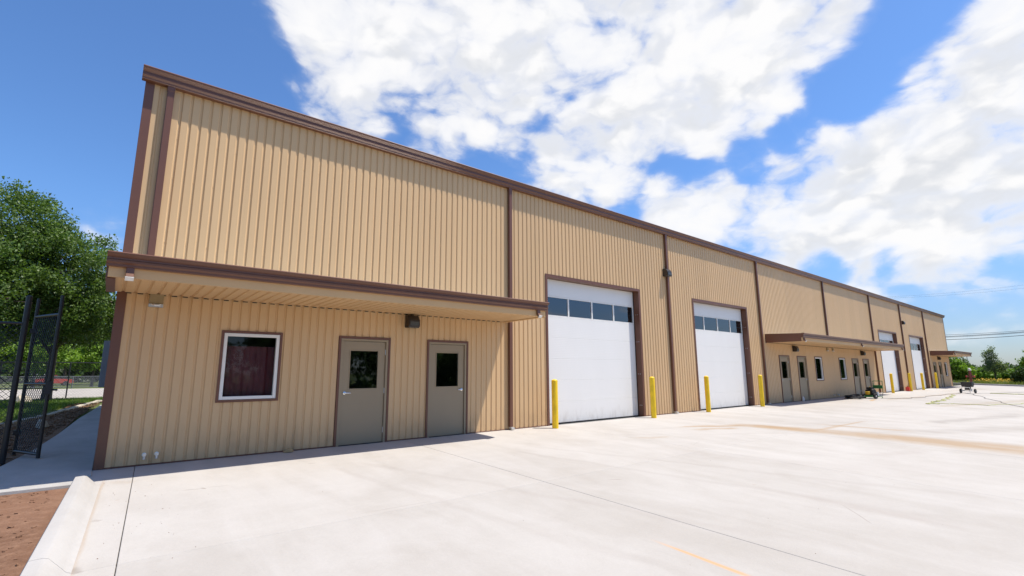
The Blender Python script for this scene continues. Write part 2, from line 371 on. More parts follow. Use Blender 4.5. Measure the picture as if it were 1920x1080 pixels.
M = dict(
    panel=panel_mat(),
    tan=mat('tan_flashing', (0.65, 0.405, 0.185), 0.55, noise=(1.5, 0.05, (1, 1, 1))),
    brown=mat('brown_trim', (0.148, 0.062, 0.036), 0.38, noise=(1.2, 0.12, (1, 1, 0.3)), bump=(2.0, 0.12, 0.01)),
    galv=mat('galvanised_metal', (0.62, 0.64, 0.65), 0.35, 0.9, noise=(20, 0.15, (1, 1, 1))),
    chrome=mat('satin_chrome', (0.75, 0.75, 0.74), 0.22, 1.0),
    taupe=mat('taupe_door_paint', (0.31, 0.24, 0.15), 0.42, noise=(0.9, 0.06, (1, 1, 0.5)), bump=(3, 0.08, 0.01)),
    vinyl=mat('white_vinyl', (0.78, 0.755, 0.70), 0.4, noise=(3, 0.04, (1, 1, 1))),
    white=door_white_mat(),
    glass=glass_mat(), glass2=glass_mat('insulated_glass', (0.75, 0.8, 0.8), 2.1), glass3=glass_mat('door_glass', (0.9, 0.92, 0.91), 1.55),
    rubber=mat('black_rubber', (0.018, 0.018, 0.018), 0.75, noise=(8, 0.3, (1, 1, 1))),
    bronze=mat('bronze_fixture', (0.045, 0.036, 0.03), 0.4, 0.3, noise=(6, 0.15, (1, 1, 1))),
    lens=mat('fixture_lens', (0.07, 0.07, 0.062), 0.25, noise=(30, 0.1, (1, 1, 1))),
    yellow=mat('safety_yellow_paint', (0.86, 0.56, 0.01), 0.42, noise=(9, 0.16, (1, 1, 0.5)), bump=(25, 0.1, 0.004)),
    lot=concrete_mat('lot_concrete', (0.378, 0.350, 0.316), (0.452, 0.428, 0.398), True),
    walk=concrete_mat('walk_concrete', (0.34, 0.325, 0.30), (0.45, 0.435, 0.41)),
    kerb=concrete_mat('kerb_concrete', (0.36, 0.34, 0.315), (0.44, 0.425, 0.405)),
    road=concrete_mat('road_concrete', (0.34, 0.31, 0.27), (0.42, 0.385, 0.34)),
    joint=mat('joint_filler', (0.20, 0.175, 0.15), 0.95, noise=(5, 0.3, (1, 1, 1))),
    soil=ground_mat('red_soil', [(0.215, 0.118, 0.074), (0.16, 0.086, 0.053), (0.26, 0.152, 0.098)], (1.1, 9.0), 0.04),
    mulch=ground_mat('mulch_bed', [(0.20, 0.125, 0.075), (0.28, 0.18, 0.11), (0.09, 0.055, 0.035)], (0.8, 16.0), 0.05),
    turf=ground_mat('field_turf', [(0.085, 0.12, 0.03), (0.13, 0.14, 0.045), (0.05, 0.085, 0.02)], (0.15, 4.0), 0.05),
    grass=leaf_mat('grass_blade', (0.07, 0.14, 0.02), (0.16, 0.24, 0.05)),
    drygrass=leaf_mat('weed_blade', (0.13, 0.17, 0.045), (0.25, 0.27, 0.09)),
    flower=mat('yellow_petals', (0.75, 0.48, 0.02), 0.7, vary=0.1),
    oak=leaf_mat('oak_leaf', (0.06, 0.113, 0.028), (0.14, 0.215, 0.055)),
    lime=leaf_mat('bright_leaf', (0.12, 0.22, 0.025), (0.24, 0.36, 0.05)),
    dusty=leaf_mat('dusty_leaf', (0.11, 0.15, 0.075), (0.21, 0.26, 0.13)),
    dark=leaf_mat('dark_leaf', (0.028, 0.06, 0.016), (0.07, 0.12, 0.03)),
    bark=mat('bark', (0.095, 0.075, 0.06), 0.9, noise=(6, 0.35, (1, 1, 0.3)), bump=(14, 0.8, 0.03)),
    black=mat('black_fence_coating', (0.012, 0.013, 0.016), 0.4, noise=(10, 0.2, (1, 1, 1))),
    fencegrey=mat('weathered_fence_wire', (0.20, 0.205, 0.21), 0.5, 0.4, noise=(10, 0.2, (1, 1, 1))),
    stone=mat('limestone', (0.46, 0.41, 0.33), 0.9, noise=(4, 0.25, (1, 1, 1)), bump=(12, 0.8, 0.03)),
    tanstone=mat('sandstone', (0.42, 0.29, 0.14), 0.9, noise=(9, 0.25, (1, 1, 1)), bump=(16, 0.8, 0.02)),
    maroon=mat('maroon_corrugated_steel', (0.13, 0.018, 0.026), 0.5, noise=(2, 0.1, (1, 1, 1))),
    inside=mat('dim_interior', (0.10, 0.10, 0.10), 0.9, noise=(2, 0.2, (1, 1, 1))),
    bluegrey=mat('blue_grey_enclosure', (0.20, 0.235, 0.27), 0.5, noise=(4, 0.08, (1, 1, 1))),
    engine=mat('engine_black', (0.016, 0.016, 0.018), 0.5, noise=(10, 0.3, (1, 1, 1))),
    green=mat('machine_green', (0.03, 0.16, 0.05), 0.4, noise=(10, 0.15, (1, 1, 1))),
    orange=mat('machine_yellow_cap', (0.6, 0.36, 0.02), 0.5, noise=(10, 0.15, (1, 1, 1))),
    red=mat('red_plastic', (0.62, 0.035, 0.02), 0.4, noise=(10, 0.1, (1, 1, 1))),
    redbrown=mat('dark_red_enamel', (0.17, 0.035, 0.025), 0.5, noise=(10, 0.2, (1, 1, 1))),
    offwhite=mat('off_white_paint', (0.68, 0.67, 0.64), 0.45, noise=(6, 0.08, (1, 1, 1))),
    strap=mat('yellow_green_hose', (0.40, 0.40, 0.16), 0.55, noise=(6, 0.15, (1, 1, 1))),
    olive=mat('smoked_cover', (0.33, 0.26, 0.145), 0.25, noise=(10, 0.1, (1, 1, 1))),
    wire=mat('cable_black', (0.02, 0.02, 0.022), 0.6, noise=(6, 0.1, (1, 1, 1))),
    poleg=mat('pole_grey', (0.24, 0.23, 0.21), 0.8, noise=(4, 0.15, (1, 1, 0.2))),
    carred=mat('car_paint_red', (0.50, 0.045, 0.03), 0.25, coat=0.6, noise=(4, 0.05, (1, 1, 1))),
    carglass=mat('car_glass', (0.02, 0.025, 0.03), 0.08, noise=(4, 0.1, (1, 1, 1))),
)

# ------------------------------------------------------------------ the setting: terrain, lot, walks, kerbs
SL = 0.031
TILT = math.atan(SL)
def gz(y): return SL*min(y, 0.0)          # the lot drains away from the building
def sheet(name, poly, z, m, kind='structure', parent=None):
    b = MB(); b.add([(x, y, z) for x, y in poly], [tuple(range(len(poly)))])
    o = b.build(name, m, parent)
    if kind and not parent: tag(o, kind=kind)
    return o
b = MB(); b.add([(x_, y_, z_) for y_, z_ in ((-900, -1.05), (-30, -1.05), (0, -0.10), (1600, -0.10)) for x_ in (-900, 1600)], [(0, 1, 3, 2), (2, 3, 5, 4), (4, 5, 7, 6)])
tag(b.build('ground', M['turf']), kind='structure')
sheet('soil', [(-9, -16), (-0.25, -16), (-0.12, -1.10), (-9, -1.10)], 0.004, M['soil']).rotation_euler = (TILT, 0, 0)
lot = sheet('parking_lot', [(-0.9, -25.8), (68, -25.8), (68, 0.3), (-0.05, 0.3)], -0.022, M['joint'])
lot.rotation_euler = (TILT, 0, 0)
sheet('road', [(-60, 31.8), (40, 31.0), (40, 59.5), (-60, 60.5)], -0.03, M['road'])
sheet('mulch_bed', [(-7, 1.2), (-0.9, 1.2), (-0.5, 25.5), (-0.0, 25.5), (0.0, 26.8), (-0.4, 26.8), (-1.5, 16), (-2.2, 11), (-3.6, 8.4), (-7, 7)], -0.05, M['mulch'])

# concrete slabs of the lot: each bay between joints is a piece of its own
XJ = [(-0.05, 0.043), (0.485, 0.056), (5.03, 0), (9.5, 0), (13.9, 0), (18.3, 0), (22.7, 0), (27.1, 0), (31.5, 0), (35.9, 0), (40.3, 0), (44.7, 0), (49.1, 0), (53.5, 0), (57.9, 0), (62.3, 0), (67.9, 0)]
YJ = [0.0, -4.42, -11.9, -16.4, -21.0, -25.7]
g = 0.0035
for i in range(len(XJ)-1):
    for j in range(len(YJ)-1):
        (xa, sa), (xb, sb) = XJ[i], XJ[i+1]; ya, yb = YJ[j]-g, YJ[j+1]+g
        b = MB(); b.prism_z([(xa+sa*yb+g, yb), (xb+sb*yb-g, yb), (xb+sb*ya-g, ya), (xa+sa*ya+g, ya)], -0.12, 0.0006*((i*7+j*3) % 3))
        b.build('concrete_slab', M['lot'], lot, bevel=0.004)

# front and side walk
def walk():
    w = tag(MB().box(-9, -0.07, -1.095, -0.46, -0.12, 0.012).build('front_walk', M['walk'], bevel=0.008), kind='structure')
    s = MB(); P = [(-1.25, -0.45), (-0.022, -0.45), (-0.022, 20.5), (-0.16, 20.5), (-0.36, 16), (-0.60, 11.7), (-0.78, 6.4), (-0.95, 3.2), (-1.25, 0.2)]
    s.prism_z(P, -0.12, 0.010); tag(s.build('side_walk', M['walk'], bevel=0.006), kind='structure')
    e = MB().box(-9, -1.26, -0.45, 0.55, -0.12, 0.006); tag(e.build('walk_apron', M['walk'], bevel=0.006), kind='structure')
walk()
def kerb():
    prof = [(-0.135, -0.12), (-0.135, 0.132), (-0.125, 0.147), (-0.045, 0.152), (-0.012, 0.143), (0.075, 0.050), (0.105, 0.016), (0.135, 0.004), (0.135, -0.12)]
    k = tag(thing('kerb', 'white sloped concrete kerb between red soil and the concrete lot', 'kerb', (0, 0, 0)))
    for a, c in ((-1.18, -4.42), (-4.426, -9.6), (-9.606, -14.5)):
        b = MB(); n = len(prof); L = []
        N = 14; rows = []
        for i in range(N+1):
            y = a+(c-a)*i/N; L.append(y)
        nose = (a == -1.18)
        vs = []
        for i, y in enumerate(L):
            for x, z in prof:
                zz = z
                vs.append((x, y, zz))
        if nose:                        # rounded, ramped-down end
            ex = []
            for t, dy in ((0.0, 0.10), (0.62, 0.055), (0.9, 0.02)):
                for x, z in prof: ex.append((x + (0.0-x)*0.22*(1-t), a+dy-0.01, z*t if z > 0 else z))
            vs = ex+vs
        R = len(vs)//n
        fs = [(r*n+i, r*n+i+1, (r+1)*n+i+1, (r+1)*n+i) for r in range(R-1) for i in range(n-1)]
        fs += [tuple(range(n)), tuple(range((R-1)*n, R*n))]
        b.add(vs, fs); b.build('kerb_section', M['kerb'], k, smooth=True)
    k.rotation_euler = (TILT, 0, -0.040)
kerb()

# ------------------------------------------------------------------ the building
S = 0.1524; XR0 = 0.2296; DEP = 0.019
LEN = 60.78; DEPTH = 18.0; EAVE = 6.37
def profile(x0, x1, xr0=XR0):
    P = []
    i0 = int(math.floor((x0-xr0)/S))-1; i1 = int(math.ceil((x1-xr0)/S))+1
    raw = []
    for i in range(i0, i1+1):
        q = xr0+i*S; raw += [(q-0.046, 0.0), (q-0.028, DEP), (q-0.008, DEP), (q+0.008, 0.0)]
    xs = np.array([r[0] for r in raw]); ds = np.array([r[1] for r in raw])
    P.append((x0, float(np.interp(x0, xs, ds))))
    P += [r for r in raw if x0+1e-4 < r[0] < x1-1e-4]
    P.append((x1, float(np.interp(x1, xs, ds)))); return P
def ribbed(b, x0, x1, t0, t1, fn, xr0=XR0):
    P = profile(x0, x1, xr0); n = len(P)
    b.add([fn(x, d, t0) for x, d in P]+[fn(x, d, t1) for x, d in P], [(i, i+1, n+i+1, n+i) for i in range(n-1)])

B = thing('metal_warehouse', 'long tan ribbed metal warehouse with brown trim, white overhead doors and canopies', 'building')

OH = [9.27, 16.865, 39.78, 47.55]; OHW = 4.33; OHZ = 4.152
DOORS = [(4.105, 1), (6.12, -1), (24.56, 1), (26.58, -1), (34.47, 1), (36.45, -1), (54.7, 1), (56.75, -1)]
WINS = [1.98, 28.73, 32.25, 58.9]
holes = [(x, x+OHW, 0, OHZ) for x in OH]+[(x-0.545, x+0.545, 0, 2.14) for x, s in DOORS]+[(x-0.49, x+0.49, 0.935, 2.155) for x in WINS]

def wall_strip(a, b_, holes, z0, z1, fn, name='wall_panel'):
    m = MB(); cuts = {a, b_}
    for h in holes:
        for q in h[:2]:
            if a < q < b_: cuts.add(q)
    cuts = sorted(cuts)
    for u, v in zip(cuts[:-1], cuts[1:]):
        c = (u+v)/2; zs = [(z0, z1)]
        for h in holes:
            if h[0] < c < h[1]:
                zs = [q for p, r in zs for q in ((p, min(r, h[2])), (max(p, h[3]), r)) if q[1]-q[0] > 1e-3]
        for p, r in zs: ribbed(m, u, v, p, r, fn)
    if m.f:
        me = m.mesh(name); return link(name, me, M['panel'], B)
x = 0.06; k = 0; nxt = XR0-0.0955+S*4
while x < LEN-0.06:
    e = min(nxt, LEN-0.06); off = 0.0012*(k % 2)
    wall_strip(x, e, holes, 0.02, EAVE, lambda X, d, z, off=off: (X, d+off, z))
    x = e; nxt += S*6; k += 1
# end walls and rear wall, panel by panel
def gable(y): return 6.56+0.75*(1-abs(y-9)/9)
for X0, sg in ((0.0, 1), (LEN, -1)):
    y = 0.05
    while y < DEPTH-0.05:
        e = min(y+S*6, DEPTH-0.05); m = MB()
        P = profile(y, e); n = len(P)
        m.add([(X0+sg*d, q, 0.02) for q, d in P]+[(X0+sg*d, q, gable(q)-0.02) for q, d in P], [(i, i+1, n+i+1, n+i) for i in range(n-1)])
        link('wall_panel', m.mesh('wall_panel'), M['panel'], B); y = e
x = 0.05
while x < LEN-0.05:
    e = min(x+S*18, LEN-0.05); m = MB(); ribbed(m, x, e, 0.02, EAVE+0.1, lambda X, d, z: (X, DEPTH-d, z)); link('wall_panel', m.mesh('wall_panel'), M['panel'], B); x = e
m = MB(); m.add([(-0.01, -0.02, 6.555), (LEN+0.02, -0.02, 6.555), (LEN+0.02, 9, 7.31), (-0.01, 9, 7.31), (-0.01, DEPTH+0.05, 6.555), (LEN+0.02, DEPTH+0.05, 6.555)], [(0, 1, 2, 3), (3, 2, 5, 4)])
m.build('roof', M['galv'], B)
MB().box(0.05, LEN-0.05, 0.03, DEPTH-0.05, -0.09, -0.012).build('floor_slab', M['inside'], B)
# interior partition close behind the glass so that rooms read dim
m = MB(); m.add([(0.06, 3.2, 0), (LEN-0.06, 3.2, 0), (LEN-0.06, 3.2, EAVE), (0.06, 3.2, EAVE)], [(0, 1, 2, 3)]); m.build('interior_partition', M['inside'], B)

# screw heads: two per foot along every girt row
m = MB()
def screw(b, x, y, z, r=0.0065, h=0.005):
    b.add([(x+r*math.cos(a), y, z+r*math.sin(a)) for a in [i*math.pi/3 for i in range(6)]]+[(x+r*0.8*math.cos(a), y-h, z+r*0.8*math.sin(a)) for a in [i*math.pi/3 for i in range(6)]],
          [(i, (i+1) % 6, (i+1) % 6+6, i+6) for i in range(6)]+[(6, 7, 8, 9, 10, 11)])
for i in range(0, 398):
    sx = XR0+i*S-0.018
    for z in ([0.055] if i % 2 else [0.055, 1.12, 2.18, 3.6, 4.73, 5.47]):
        if any(h[0]-0.03 < sx < h[1]+0.03 and h[2] <= z <= h[3]+0.05 for h in holes): continue
        screw(m, sx, DEP-0.001, z)
tag(m.build('screw_heads', M['tan'], B), kind='stuff')

# trim
def lbox(name, x0, x1, y0, y1, z0, z1, mm, parent=B, bev=0.003):
    return MB().box(x0, x1, y0, y1, z0, z1).build(name, M[mm], parent, bevel=bev)
for X0, X1, Xs in ((-0.016, 0.112, -1), (LEN-0.112, LEN+0.016, 1)):
    poly = [(X0, -0.014), (X1, -0.014), (X1, 0.004), (X0+0.018, 0.004), (X0+0.018, 0.12), (X0, 0.12)] if Xs < 0 else [(X0, -0.014), (X1, -0.014), (X1, 0.12), (X1-0.018, 0.12), (X1-0.018, 0.004), (X0, 0.004)]
    MB().prism_z(poly, 0.004, EAVE-0.004).build('corner_trim', M['brown'], B, bevel=0.002)
sg = [(0.112, 3.545)] ; last = 0.112
for h in sorted(h for h in holes if h[2] == 0)+[(LEN-0.112, 0, 0, 0)]:
    if h[0]-last > 0.1: lbox('base_trim', last+0.002, h[0]-0.018, -0.010, 0.004, 0.002, 0.024, 'brown')
    last = h[1]+0.018
GP = [(y*1.1, z) for y, z in [(0.0, 6.352), (-0.088, 6.352), (-0.098, 6.360), (-0.100, 6.385), (-0.128, 6.412), (-0.130, 6.438), (-0.118, 6.450), (-0.118, 6.474), (-0.166, 6.520), (-0.172, 6.548), (-0.160, 6.566), (0.0, 6.566)]]
gut = MB().prism_x(GP, -0.065, LEN+0.07).build('eave_gutter', M['brown'], B)
for xe in (-0.068, LEN+0.073):
    MB().prism_x([(y*1.02, z) for y, z in GP], xe-0.003, xe+0.003).build('gutter_end_cap', M['brown'], gut)
for xj in (12.1, 24.3, 36.5, 48.7): MB().prism_x([(y-0.003, z+(0.003 if z > 6.5 else -0.003)) for y, z in GP], xj-0.04, xj+0.04).build('gutter_joint', M['brown'], gut)
# downspouts
XD = [0.345, 7.955, 15.24, 22.36, 30.37, 38.45, 45.63, 52.67]
for i, xd in enumerate(XD):
    lo = 3.05 if i in (0, 4) else 0.075
    m = MB().box(xd-0.052, xd+0.052, -0.090, -0.012, lo, 6.35)
    d = m.build('downspout', M['brown'], B, bevel=0.008, seg=2)
    MB().box(xd-0.057, xd+0.057, -0.096, -0.014, 6.27, 6.349).build('downspout_collar', M['brown'], d, bevel=0.004)
    if lo < 1:
        m = MB(); m.prism_x([(-0.091, 0.075), (-0.011, 0.075), (-0.05, 0.028), (-0.15, 0.012), (-0.155, 0.055)], xd-0.050, xd+0.050); m.build('downspout_shoe', M['galv'], d, bevel=0.004)

# canopies
def canopy(X0, X1, outs):
    c = MB().add([(X0, -0.015, 3.06), (X1, -0.015, 3.06), (X1, -1.52, 3.0), (X0, -1.52, 3.0), (X0, -0.015, 3.05), (X1, -0.015, 3.05), (X1, -1.52, 2.99), (X0, -1.52, 2.99)],
                 [(0, 1, 2, 3), (4, 7, 6, 5), (0, 4, 5, 1), (1, 5, 6, 2), (2, 6, 7, 3), (3, 7, 4, 0)]).build('canopy', M['galv'], B)
    MB().prism_x([(-1.462, 2.700), (-1.50, 2.700), (-1.50, 2.846), (-1.485, 2.846), (-1.485, 2.712), (-1.462, 2.712)], X0+0.004, X1-0.004).build('fascia', M['tan'], c)
    gp = [(-1.486, 2.838), (-1.545, 2.838), (-1.555, 2.847), (-1.556, 2.872), (-1.586, 2.896), (-1.588, 2.922), (-1.574, 2.936), (-1.574, 2.957), (-1.620, 2.996), (-1.628, 3.018), (-1.612, 3.032), (-1.50, 3.032), (-1.486, 3.0)]
    gt = MB().prism_x(gp, X0-0.02, X1+0.02).build('canopy_gutter', M['brown'], c)
    for xe in (X0-0.023, X1+0.023): MB().prism_x([(y, z) for y, z in gp], xe-0.0025, xe+0.0025).build('gutter_end_cap', M['brown'], c)
    for xe, s in ((X0, -1), (X1, 1)):
        m = MB(); a0, a1 = (xe-0.016, xe) if s < 0 else (xe, xe+0.016)
        m.prism_x([(-0.002, 2.685), (-1.483, 2.685), (-1.483, 3.024), (-0.002, 3.082)], a0, a1)
        f0, f1 = (xe+0.001, xe+0.09) if s < 0 else (xe-0.09, xe-0.001)
        m.box(f0, f1, -1.458, -0.004, 2.685, 2.697); m.build('end_trim', M['brown' if s < 0 else 'tan'], c)
    xx = X0+0.004; kk = 0
    q0 = XR0+math.floor((X0-XR0)/S)*S+0.0565
    nx = q0+S*6
    while xx < X1-0.005:
        e = min(nx, X1-0.004); m = MB(); ribbed(m, xx, e, -1.463, -0.012, lambda X, d, t, o=0.001*(kk % 2): (X, t, 2.702+d+o)); link('soffit_panel', m.mesh('soffit_panel'), M['panel'], c); xx = e; nx += S*6; kk += 1
    m = MB(); i = int((X0-XR0)/S)+1
    while XR0+(i+1)*S < X1:
        q = XR0+i*S; m.box(q+0.012, q+0.085, -0.026, -0.0015, 2.688, 2.7015); i += 1
    tag(m.build('gap_shade_dashes', M['rubber'], c), kind='stuff')  # black boxes put in for the dark of the soffit-to-wall gap
    for xo in outs:
        m = MB(); m.prism_x([(-1.502, 2.839), (-1.548, 2.839), (-1.555, 2.765), (-1.605, 2.705), (-1.570, 2.660), (-1.510, 2.735)], xo-0.045, xo+0.045)
        m.build('gutter_outlet', M['brown'], gt if False else c, bevel=0.004)
        MB().prism_x([(-1.600, 2.708), (-1.611, 2.697), (-1.577, 2.652), (-1.565, 2.664)], xo-0.048, xo+0.048).build('outlet_lip', M['galv'], c)
canopy(-0.135, 7.84, (0.10, 7.60)); canopy(22.79, 38.37, (22.98, 30.51, 38.2)); canopy(53.6, 61.05, (53.85, 60.8))

# overhead doors
def overhead_door():
    W = OHW
    f = MB(); t = 0.072
    f.box(0, t, -0.016, 0.25, 0.0, OHZ-t); f.box(W-t, W, -0.016, 0.25, 0.0, OHZ-t); f.box(0, W, -0.016, 0.25, OHZ-t, OHZ)
    f.box(-0.012, 0.0, -0.018, -0.003, 0.0, OHZ+0.012); f.box(W, W+0.012, -0.018, -0.003, 0.0, OHZ+0.012); f.box(0.0, W, -0.018, -0.003, OHZ, OHZ+0.012)
    o = f.build('overhead_door', M['brown'], B, bevel=0.0025)
    x0, x1 = t+0.012, W-t-0.030
    zs = [0.028, 0.60, 1.20, 1.80, 2.40, 2.985]
    for a, c in zip(zs[:-1], zs[1:]): MB().box(x0, x1, 0.205, 0.25, a+0.0006, c-0.0006).build('door_section', M['white'], o, bevel=0.0025)
    MB().box(x0, x1, 0.205, 0.25, 3.60, OHZ-t-0.004).build('door_section', M['white'], o, bevel=0.006)
    rail = MB().box(x0, x1, 0.205, 0.25, 2.987, 3.035).box(x0, x1, 0.205, 0.25, 3.555, 3.598)
    pw = (x1-x0)/4
    xs = [x0]+[x0+pw*i for i in (1, 2, 3)]+[x1]
    rail.box(x0, x0+0.035, 0.205, 0.25, 3.035, 3.555); rail.box(x1-0.035, x1, 0.205, 0.25, 3.035, 3.555)
    for q in xs[1:-1]: rail.box(q-0.025, q+0.025, 0.205, 0.25, 3.035, 3.555)
    rail.build('window_section_frame', M['vinyl'], o)
    for a, c in zip(xs[:-1], xs[1:]): MB().box(a+0.024, c-0.024, 0.226, 0.232, 3.034, 3.556).build('pane', M['glass2'], o)
    MB().box(x1+0.002, W-t-0.001, 0.20, 0.24, 0.02, OHZ-t-0.005).build('side_seal', M['rubber'], o)
    MB().box(x0, x1, 0.21, 0.245, 0.0, 0.027).build('bottom_seal', M['rubber'], o)
    for z in (0.35, 1.35, 2.4, 3.3):
        m = MB()
        for yy in (0.06, 0.13): m.lathe([(0.012, W-t-0.006), (0.012, W-t), (0.006, W-t+0.004)][::-1], (0, yy, z), 8, 'x')
        m.build('jamb_bolt', M['galv'], o)
    return o
oh0 = overhead_door(); oh0.location = (OH[0], 0, 0)
for xo in OH[1:]: copy_tree(oh0, B, (xo, 0, 0))

# entry doors: handle on the side s*-1, hinges opposite
def entry_door(s):
    t = MB()
    t.box(-0.558, -0.512, -0.022, 0.05, 0.0, 2.112); t.box(0.512, 0.558, -0.022, 0.05, 0.0, 2.112); t.box(-0.558, 0.558, -0.022, 0.05, 2.112, 2.157)
    o = t.build('entry_door', M['brown'], B, bevel=0.003)
    f = MB(); f.box(-0.511, -0.462, -0.012, 0.10, 0.0, 2.066); f.box(0.462, 0.511, -0.012, 0.10, 0.0, 2.066); f.box(-0.511, 0.511, -0.012, 0.10, 2.066, 2.111)
    f.build('door_frame', M['taupe'], o, bevel=0.003)
    l = MB(); y0, y1 = 0.022, 0.066
    l.box(-0.456, -0.302, y0, y1, 0.014, 2.060); l.box(0.302, 0.456, y0, y1, 0.014, 2.060); l.box(-0.302, 0.302, y0, y1, 0.014, 1.098); l.box(-0.302, 0.302, y0, y1, 1.872, 2.060)
    l.build('door_leaf', M['taupe'], o)
    r = MB(); r.box(-0.318, -0.296, y0-0.008, y0+0.012, 1.082, 1.888); r.box(0.296, 0.318, y0-0.008, y0+0.012, 1.082, 1.888); r.box(-0.296, 0.296, y0-0.008, y0+0.012, 1.082, 1.104); r.box(-0.296, 0.296, y0-0.008, y0+0.012, 1.866, 1.888)
    r.build('glazing_bead', M['taupe'], o, bevel=0.003)
    MB().box(-0.299, 0.299, 0.040, 0.046, 1.10, 1.87).build('pane', M['glass3'], o)
    hx = -0.39*s
    h = MB(); h.lathe([(0.036, y0), (0.036, y0-0.008), (0.030, y0-0.016), (0.014, y0-0.02), (0.012, y0-0.05)], (hx, 0, 1.02), 16, 'y')
    h.tube([(hx, y0-0.046, 1.02), (hx+0.03*s, y0-0.05, 1.021), (hx+0.115*s, y0-0.045, 1.018)], [0.011, 0.011, 0.008], 8)
    h.build('door_handle', M['chrome'], o, smooth=True)
    for z in (0.25, 1.05, 1.85): MB().lathe([(0.009, z-0.055), (0.009, z+0.055)], (0.459*s, y0-0.006, 0), 8).build('hinge', M['galv'], o)
    MB().prism_x([(-0.03, 0.001), (-0.01, 0.012), (0.09, 0.012), (0.09, 0.001)], -0.46, 0.46).build('threshold', M['rubber'], o)
    return o
dl = entry_door(1); dr = entry_door(-1); seen = {1: dl, -1: dr}; used = {1: False, -1: False}
for xd, s in DOORS:
    if not used[s]: seen[s].location = (xd, 0, 0); used[s] = True
    else: copy_tree(seen[s], B, (xd, 0, 0))

def window():
    t = MB(); a, b_, z0, z1 = -0.50, 0.50, 0.922, 2.167
    t.box(a, a+0.042, -0.022, 0.06, z0, z1); t.box(b_-0.042, b_, -0.022, 0.06, z0, z1); t.box(a+0.042, b_-0.042, -0.022, 0.06, z0, z0+0.042); t.box(a+0.042, b_-0.042, -0.022, 0.06, z1-0.042, z1)
    o = t.build('window', M['brown'], B, bevel=0.003)
    a, b_, z0, z1 = -0.457, 0.457, 0.965, 2.124
    f = MB(); w = 0.056
    f.box(a, a+w, -0.008, 0.08, z0, z1); f.box(b_-w, b_, -0.008, 0.08, z0, z1); f.box(a+w, b_-w, -0.008, 0.08, z0, z0+w); f.box(a+w, b_-w, -0.008, 0.08, z1-w, z1)
    f.build('window_frame', M['vinyl'], o, bevel=0.005)
    MB().box(a+w-0.002, b_-w+0.002, 0.03, 0.036, z0+w-0.002, z1-w+0.002).build('pane', M['glass'], o)
    return o
w0 = window(); w0.location = (WINS[0], 0, 0)
for xw in WINS[1:]: copy_tree(w0, B, (xw, 0, 0))

# maroon corrugated sheet added inside the first window to stand for a reflection
m = MB(); xs = np.arange(1.30, 2.72, 0.02)
vs = []; n = len(xs)
for x_ in xs:
    d = 0.007*max(-0.6, min(0.6, math.sin(2*math.pi*x_/0.19)))/0.6
    vs.append((x_, 0.20+d, 0.0))
for x_ in xs:
    d = 0.007*max(-0.6, min(0.6, math.sin(2*math.pi*x_/0.19)))/0.6
    vs.append((x_, 0.20+d, 1.905))
m.add(vs, [(i, i+1, n+i+1, n+i) for i in range(n-1)])
o = m.build('reflection_sheet', M['maroon']); tag(o, 'maroon corrugated metal sheet added behind the nearest window in place of a reflection', 'metal sheet')

# pipe stubs near the slab
for xs_, dx in ((0.58, 0.74), (30.36, 31.0)):
    for q in (xs_, dx):
        m = MB(); m.lathe([(0.030, 0.012), (0.030, -0.004), (0.017, -0.006), (0.017, -0.05), (0.024, -0.052), (0.024, -0.078)], (q, 0, 0.165), 14, 'y')
        m.lathe([(0.019, 0.10), (0.019, 0.155)], (q, -0.062, 0), 12); m.build('pipe_stub', M['galv'], B, smooth=True)
lbox('service_box', -0.135, -0.018, 3.9, 4.35, 1.14, 2.13, 'bluegrey', B, 0.008)

# ------------------------------------------------------------------ wall fixtures
def wall_pack(label, x, z):
    t = thing('wall_light', label, 'wall light', (x, 0, z), group='bronze wall lights')
    MB().box(-0.13, 0.13, -0.03, -0.003, -0.14, 0.14).build('back_plate', M['bronze'], t, bevel=0.006)
    MB().prism_x([(-0.03, 0.135), (-0.14, 0.125), (-0.205, 0.03), (-0.215, -0.10), (-0.20, -0.13), (-0.03, -0.13)], -0.135, 0.135).build('hood', M['bronze'], t, bevel=0.008, seg=2)
    MB().box(-0.108, 0.108, -0.219, -0.2135, -0.098, -0.01).build('lens', M['lens'], t)
    MB().box(-0.12, 0.12, -0.195, -0.04, -0.146, -0.131).build('lower_rim', M['lens'], t)
    return t
wall_pack('dark bronze wall light between the two nearest entry doors', 5.12, 2.54)
wall_pack('dark bronze wall light high beside the downspout between the two nearest overhead doors', 15.16, 4.92)
wall_pack('dark bronze wall light above the first pair of doors under the middle canopy', 25.72, 2.50)
wall_pack('dark bronze wall light above the second pair of doors under the middle canopy', 35.75, 2.50)
wall_pack('dark bronze wall light high beside the downspout between the two far overhead doors', 45.95, 5.0)
wall_pack('dark bronze wall light above the doors under the farthest canopy', 56.2, 2.50)
def clear_fixture(label, x, z):
    t = thing('clear_fixture', label, 'wall light', (x, 0, z))
    MB().box(-0.095, 0.095, -0.05, -0.003, -0.06, 0.105).build('housing', M['olive'], t, bevel=0.006)
    MB().box(-0.098, 0.098, -0.075, -0.004, -0.115, -0.062).build('clear_guard', M['galv'], t, bevel=0.006)
    m = MB()
    m.tube([(0.055*math.cos(a), -0.082, -0.065+0.022*math.sin(a)) for a in np.linspace(math.pi, 2*math.pi, 9)], 0.007, 6); m.build('smile_highlight', M['chrome'], t, smooth=True)  # chrome arc modelled as the curved highlight on the box
clear_fixture('small clear box fixture under the left end of the nearest canopy', 0.50, 2.605)
clear_fixture('small clear box fixture under the middle canopy, nearer of two', 30.13, 2.60)
clear_fixture('small clear box fixture under the middle canopy, farther of two', 30.95, 2.60)

